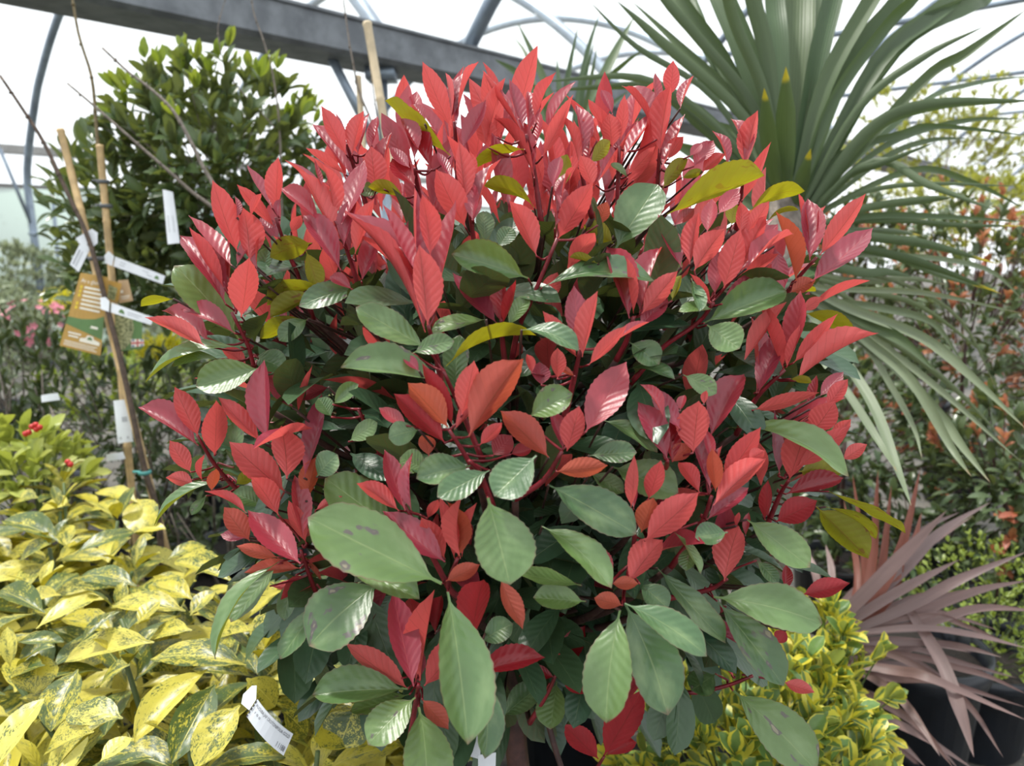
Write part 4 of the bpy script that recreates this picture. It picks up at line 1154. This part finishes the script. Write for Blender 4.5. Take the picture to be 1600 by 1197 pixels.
# ---------------------------------------------------------------- bare whips, canes and their labels
def cane(label, pts, d0, d1, r, mat='bamboo'):
    a = P(*pts[0], d0); b = P(*pts[1], d1)
    dirv = (b-a).normalized(); e = b+dirv*((b.z-0.2)/max(1e-3, -dirv.z)) if dirv.z < 0 else b
    t = thing('bamboo_cane', (e.x, e.y, e.z), label, 'cane'); mb = MB(); L = (e-a).length; k = max(3, int(L/0.22)); pr = []; rr = []
    for i in range(k+1):
        c_ = a.lerp(e, i/k); pr += [c_-dirv*0.006, c_, c_+dirv*0.006]; rr += [r, r*1.16, r]
    mb.tube(pr, rr, 8); mb.build('stalk', MAT[mat], t); return t
cane('leaning bamboo cane with a turquoise tie, tied to the whip with ochre cards', [(95, 205), (262, 868)], 2.3, 2.21, 0.011)
cane('upright bamboo cane with two grey ties in front of the bay tree', [(156, 230), (207, 775)], 2.35, 2.35, 0.011)
cane('thick pale wooden cane rising behind the red shoots beside the gutter post', [(574, 38), (612, 260)], 2.2, 2.2, 0.0125, 'palecane')
cane('short pale cane tip just below the gutter brace', [(560, 122), (570, 260)], 2.25, 2.25, 0.0085, 'palecane')
def whip(label, lines, d, r, mat, foot):
    f = P(*foot, d); t = thing('young_tree', (f.x, f.y, 0.0), label, 'tree'); pot(t, (f.x, f.y, 0), 0.15, 0.28)
    for i, ln in enumerate(lines):
        pp = pairs(ln[0]); W3 = [P(x, y, d+ln[2]*j/(len(pp)-1)) for j, (x, y) in enumerate(pp)]
        if i == 0: W3.append(Vector((f.x, f.y, .24)))
        W3 = smooth_path(W3, 4); mb = MB(); n = len(W3); mb.tube(W3, np.linspace(r*ln[1]*.45, r*ln[1], n), 6)
        for j in range(2, n-1, 3): mb.tube([W3[j]-Vector((0, 0, .004)), W3[j]+Vector((random.uniform(-.006, .006), -.004, .006))], [r*ln[1]*.9, .001], 5)
        mb.build('stem' if i == 0 else 'branch', MAT[mat], t)
    return t
whip('bare young tree tied to leaning cane, carrying the ochre care cards', [([0,118,35,170,68,222,100,290,135,365,152,420,170,490,195,590,225,730,250,830], 1.0, 0)], 2.185, .0095, 'darkbark', (255, 1100))
whip('bare young tree tied to the upright cane in front of the bay tree', [([108,-40,122,50,143,120,150,190,154,240,164,330,175,440,185,560,196,700,205,790], .9, 0)], 2.37, .010, 'olivetwig', (212, 1080))
whip('leafless grey-branched tree standing behind the photinia', [([160,75,200,112,232,136,268,170,295,215,318,262,340,300,380,380,430,500,480,640], .8, 0), ([105,130,150,168,215,225,262,266,300,300,345,335,400,400], .7, .1)], 2.1, .0095, 'greytwig', (520, 1150))
whip('leafless twig with a pale cane beside the gutter post', [([534,-20,545,60,552,100,560,140,580,190,600,260,620,400], .6, 0), ([578,100,584,150,592,200,600,260], .4, 0)], 2.24, .008, 'greytwig', (640, 1100))
whip('thin leafless twigs poking up above the bay tree', [([390,-20,398,25,412,65,430,140,440,300], .55, 0), ([358,-20,346,20,341,55,360,120,430,200], .3, .0)], 2.5, .008, 'greytwig', (450, 1000))

def card(name, label, cat, corners, d, mat, thick=0.0012, bend=0.0, n=8):
    """flat plastic or card label through four pixel corners tl, tr, br, bl"""
    q = [P(x, y, dd) for (x, y), dd in zip(corners, d if hasattr(d, '__len__') else [d]*4)]
    nrm = (q[1]-q[0]).cross(q[3]-q[0]).normalized()
    if nrm.dot(q[0]-CAM) > 0: nrm = -nrm
    o = q[3].copy(); t = thing(name, o, label, cat); mb = MB(); v = []
    def at(u, v_, h=0.0):
        p = q[0].lerp(q[1], u).lerp(q[3].lerp(q[2], u), v_); return p+nrm*(h+bend*4*u*(1-u))
    for i in range(n+1):
        u = i/n; v += [at(u, 0), at(u, 1), at(u, 0, -thick), at(u, 1, -thick)]
    f = []
    for i in range(n):
        k = i*4; f += [(k, k+1, k+5, k+4), (k+2, k+6, k+7, k+3), (k, k+4, k+6, k+2), (k+1, k+3, k+7, k+5)]
    f += [(0, 2, 3, 1), (n*4, n*4+1, n*4+3, n*4+2)]
    mb.add(v, f); mb.build('sheet', mat, t, smooth=False); return t, at
def patch(t, at, name, mat, poly, h=0.0008):
    mb = MB(); n = len(poly); mb.add([at(u, v_, h) for u, v_ in poly], [tuple(range(n))]); return mb.build(name, mat, t, smooth=False)
def bars(t, at, name, mat, rows, h=0.0009):
    mb = MB()
    for (u0, u1, v0, v1) in rows: mb.add([at(u0, v0, h), at(u0, v1, h), at(u1, v1, h), at(u1, v0, h)], [(0, 1, 2, 3)])
    return mb.build(name, mat, t, smooth=False)
def words(t, at, txt, u0, u1, v0, v1, mat, h=0.001, name='lettering'):
    """lettering laid onto a card between u0..u1, v0 (top)..v1"""
    cu = bpy.data.curves.new('txt', 'FONT'); cu.body = txt; cu.resolution_u = 2; o = bpy.data.objects.new('txt', cu); COL.objects.link(o)
    bpy.context.view_layer.update(); m = o.evaluated_get(bpy.context.evaluated_depsgraph_get()).to_mesh()
    vs_ = [v.co.copy() for v in m.vertices]; fs = [tuple(p.vertices) for p in m.polygons]
    bpy.data.objects.remove(o); bpy.data.curves.remove(cu)
    x0 = min(v.x for v in vs_); x1 = max(v.x for v in vs_); y0 = min(v.y for v in vs_); y1 = max(v.y for v in vs_)
    mb = MB(); mb.add([at(u0+(u1-u0)*(v.x-x0)/(x1-x0), v1+(v0-v1)*(v.y-y0)/(y1-y0), h) for v in vs_], fs); return mb.build(name, mat, t, smooth=False)
# laurel label
d = depth_at_z(1110, .84)-.16
t, at = card('plant_label', 'curved white plant label printed with dark capitals, in the spotted laurel', 'label', [(402, 1093), (458, 1147), (443, 1181), (385, 1119)], d, MAT['white_tag'], bend=0.006)
words(t, at, 'AUCUBA JAP CROTONIFOLIA GOLD', .05, .96, .10, .30, MAT['ink']); words(t, at, '1 1 0 0', .04, .26, .42, .54, MAT['ink']); words(t, at, 'I 1188', .78, .97, .62, .86, MAT['ink'])
bars(t, at, 'lettering', MAT['ink'], [(0.0, .025, .06+.2*i, .06+.2*i+.14) for i in range(5)])
patch(t, at, 'loop', MAT['white_tag'], [(-.02, .1), (-.02, .75), (-.22, .95), (-.30, .6), (-.26, -.1), (-.18, -.35)], -.002)
# photinia label, low behind its leaves
t, at = card('plant_label', 'white plant label hanging low under the photinia leaves', 'label', [(684, 1152), (752, 1149), (750, 1187), (690, 1176)], .93, MAT['white_tag'], bend=-.004)
bars(t, at, 'lettering', MAT['paleink'], [(.12, .55, .32, .36), (.12, .62, .46, .50), (.15, .42, .72, .76)])
t, at = card('plant_label', 'white label end showing just below the hanging photinia leaf', 'label', [(747, 1180), (775, 1176), (774, 1215), (747, 1215)], .93, MAT['white_tag'])
# hanging label on the bay tree
t, at = card('plant_label', 'long white label hanging on the bay tree', 'label', [(254, 296), (270, 300), (281, 380), (262, 382)], 2.22, MAT['white_tag'], bend=.003)
bars(t, at, 'lettering', MAT['paleink'], [(.2, .8, .48+.04*i, .495+.04*i) for i in range(8)])
# labels on the left whips
t, at = card('plant_label', 'white label folded over the leaning cane below the grey tie', 'label', [(124, 382), (140, 390), (123, 425), (109, 413)], 2.2, MAT['white_tag'])
patch(t, at, 'loop', MAT['white_tag'], [(-.1, -.05), (.9, .12), (1.4, -.35), (1.0, -.75), (.4, -.85), (-.5, -.2)], .001)
bars(t, at, 'lettering', MAT['paleink'], [(.15, .35, .2, .9), (.5, .6, .2, .9)])
t, at = card('plant_label', 'white label with a green tree emblem looped round the upright cane', 'label', [(180, 401), (258, 431), (254, 444), (177, 416)], 2.27, MAT['white_tag'], bend=.004)
bars(t, at, 'lettering', MAT['paleink'], [(.12, .7, .30, .38), (.12, .78, .58, .66)])
patch(t, at, 'emblem', MAT['cardgreen'], [(.82, .7), (.83, .45), (.86, .3), (.90, .4), (.91, .7)])
patch(t, at, 'loop', MAT['white_tag'], [(-.02, .0), (-.02, 1.0), (-.18, 1.0), (-.22, .3), (-.15, -.3)], .001)
t, at = card('plant_label', 'white label with a small emblem looped round the leaning cane', 'label', [(174, 473), (240, 496), (236, 508), (173, 488)], 2.18, MAT['white_tag'], bend=.004)
bars(t, at, 'lettering', MAT['paleink'], [(.42, .75, .35, .45), (.42, .7, .6, .68)]); patch(t, at, 'emblem', MAT['cardgreen'], [(.20, .75), (.22, .45), (.27, .28), (.33, .45), (.35, .75)])
patch(t, at, 'loop', MAT['white_tag'], [(-.02, -.1), (-.02, 1.0), (-.24, 1.0), (-.26, -.15), (-.12, -.35)], .006)
t, at = card('plant_label', 'crumpled white label on the upright cane above the red-berried shrub', 'label', [(177, 626), (199, 624), (208, 690), (184, 693)], 2.25, MAT['white_tag'], bend=.004)
bars(t, at, 'lettering', MAT['paleink'], [(.5, .85, .40, .52), (.2, .8, .86, .92)])
for (px, py, lb) in ((76, 620, 'small white curled label on a grey twig'), (178, 712, 'small white crumpled label low on the upright cane')):
    t, at = card('plant_label', lb, 'label', [(px-12, py-2), (px+14, py-6), (px+18, py+5), (px-11, py+9)], 2.3, MAT['white_tag'], bend=.012)
# ochre care cards
t, at = card('care_card', 'ochre and green printed care card tied to the leaning cane', 'card', [(126, 426), (169, 433), (157, 556), (93, 540)], [2.19, 2.2, 2.2, 2.17], MAT['ochre'])
patch(t, at, 'green_band', MAT['cardgreen'], [(0.0, .60), (.4, .595), (.75, .56), (1.0, .50), (1.0, .80), (.5, .75), (0.0, .70)])
words(t, at, 'At a glance', .10, .85, .07, .14, MAT['cream'])
bars(t, at, 'lettering', MAT['cream'], [(.26, .95-.05*(i % 3), .17+.055*i, .195+.055*i) for i in range(6)]+[(.16, .86, .655, .685)]+[(.12, .45, .79, .81), (.14, .40, .83, .85)]+[(.08, .9-.06*(i % 2), .91+.025*i, .92+.025*i) for i in range(3)])
bars(t, at, 'bullet', MAT['yellowink'], [(.12, .19, .165+.055*i, .205+.055*i) for i in (0, 1, 2, 4, 5)])
patch(t, at, 'emblem_plate', MAT['cream'], [(.44, .885), (.44, .84), (.58, .825), (.62, .785), (.76, .785), (.80, .825), (.95, .84), (.95, .885)], .0011)
patch(t, at, 'emblem', MAT['cardgreen'], [(.62, .84), (.64, .81), (.69, .80), (.74, .81), (.76, .84)], .0014)
t, at = card('care_card', 'small ochre card with a dark picture just behind the leaning cane', 'card', [(160, 435), (190, 443), (184, 472), (160, 470)], 2.24, MAT['ochre'])
patch(t, at, 'picture', MAT['photo_print'], [(.35, .2), (.85, .3), (.8, .95), (.3, .85)])
t, at = card('care_card', 'plain brown kraft card behind the ochre cards', 'card', [(184, 438), (200, 437), (208, 470), (186, 474)], 2.27, MAT['kraft'])
bars(t, at, 'lettering', MAT['cream'], [(.15, .85, .72, .76), (.2, .8, .82, .85), (.2, .4, .45, .58)])
t, at = card('care_card', 'green card with a leaf photograph and small flag below the white label', 'card', [(180, 488), (222, 498), (222, 545), (180, 550)], 2.26, MAT['cardgreen'])
patch(t, at, 'picture', MAT['photo_print'], [(.03, .05), (.65, .05), (.70, .35), (.60, .75), (.35, .96), (.03, .96)])
bars(t, at, 'flag_field', MAT['cream'], [(.6, 1.08, .68, .92)], .001); bars(t, at, 'flag_cross', MAT['unionred'], [(.6, 1.08, .77, .83), (.81, .87, .68, .92)], .0016); bars(t, at, 'flag_corner', MAT['unionblue'], [(.62, .72, .86, .91), (.62, .72, .69, .74), (.95, 1.06, .69, .74), (.95, 1.06, .86, .91)], .0014)
# ties round canes
for (px, py, d, mat, lb, r) in ((226, 738, 2.19, 'tie', 'turquoise tie knotted round the leaning cane', .016), (161, 284, 2.35, 'greytie', 'upper grey rubber tie on the upright cane', .016), (166, 322, 2.35, 'greytie', 'lower grey rubber tie on the upright cane', .016), (150, 404, 2.27, 'greytie', 'dark rubber tie joining the two whips', .019)):
    p = P(px, py, d); t = MB(); t.lathe([(r, -.006), (r*1.15, -.004), (r*1.15, .004), (r, .006)], p, 12); t.box(p+Vector((-.02, -.006, .003)), (.022, .005, .006))
    tag(t.build('cane_tie', MAT[mat], origin=p), lb, 'tie')
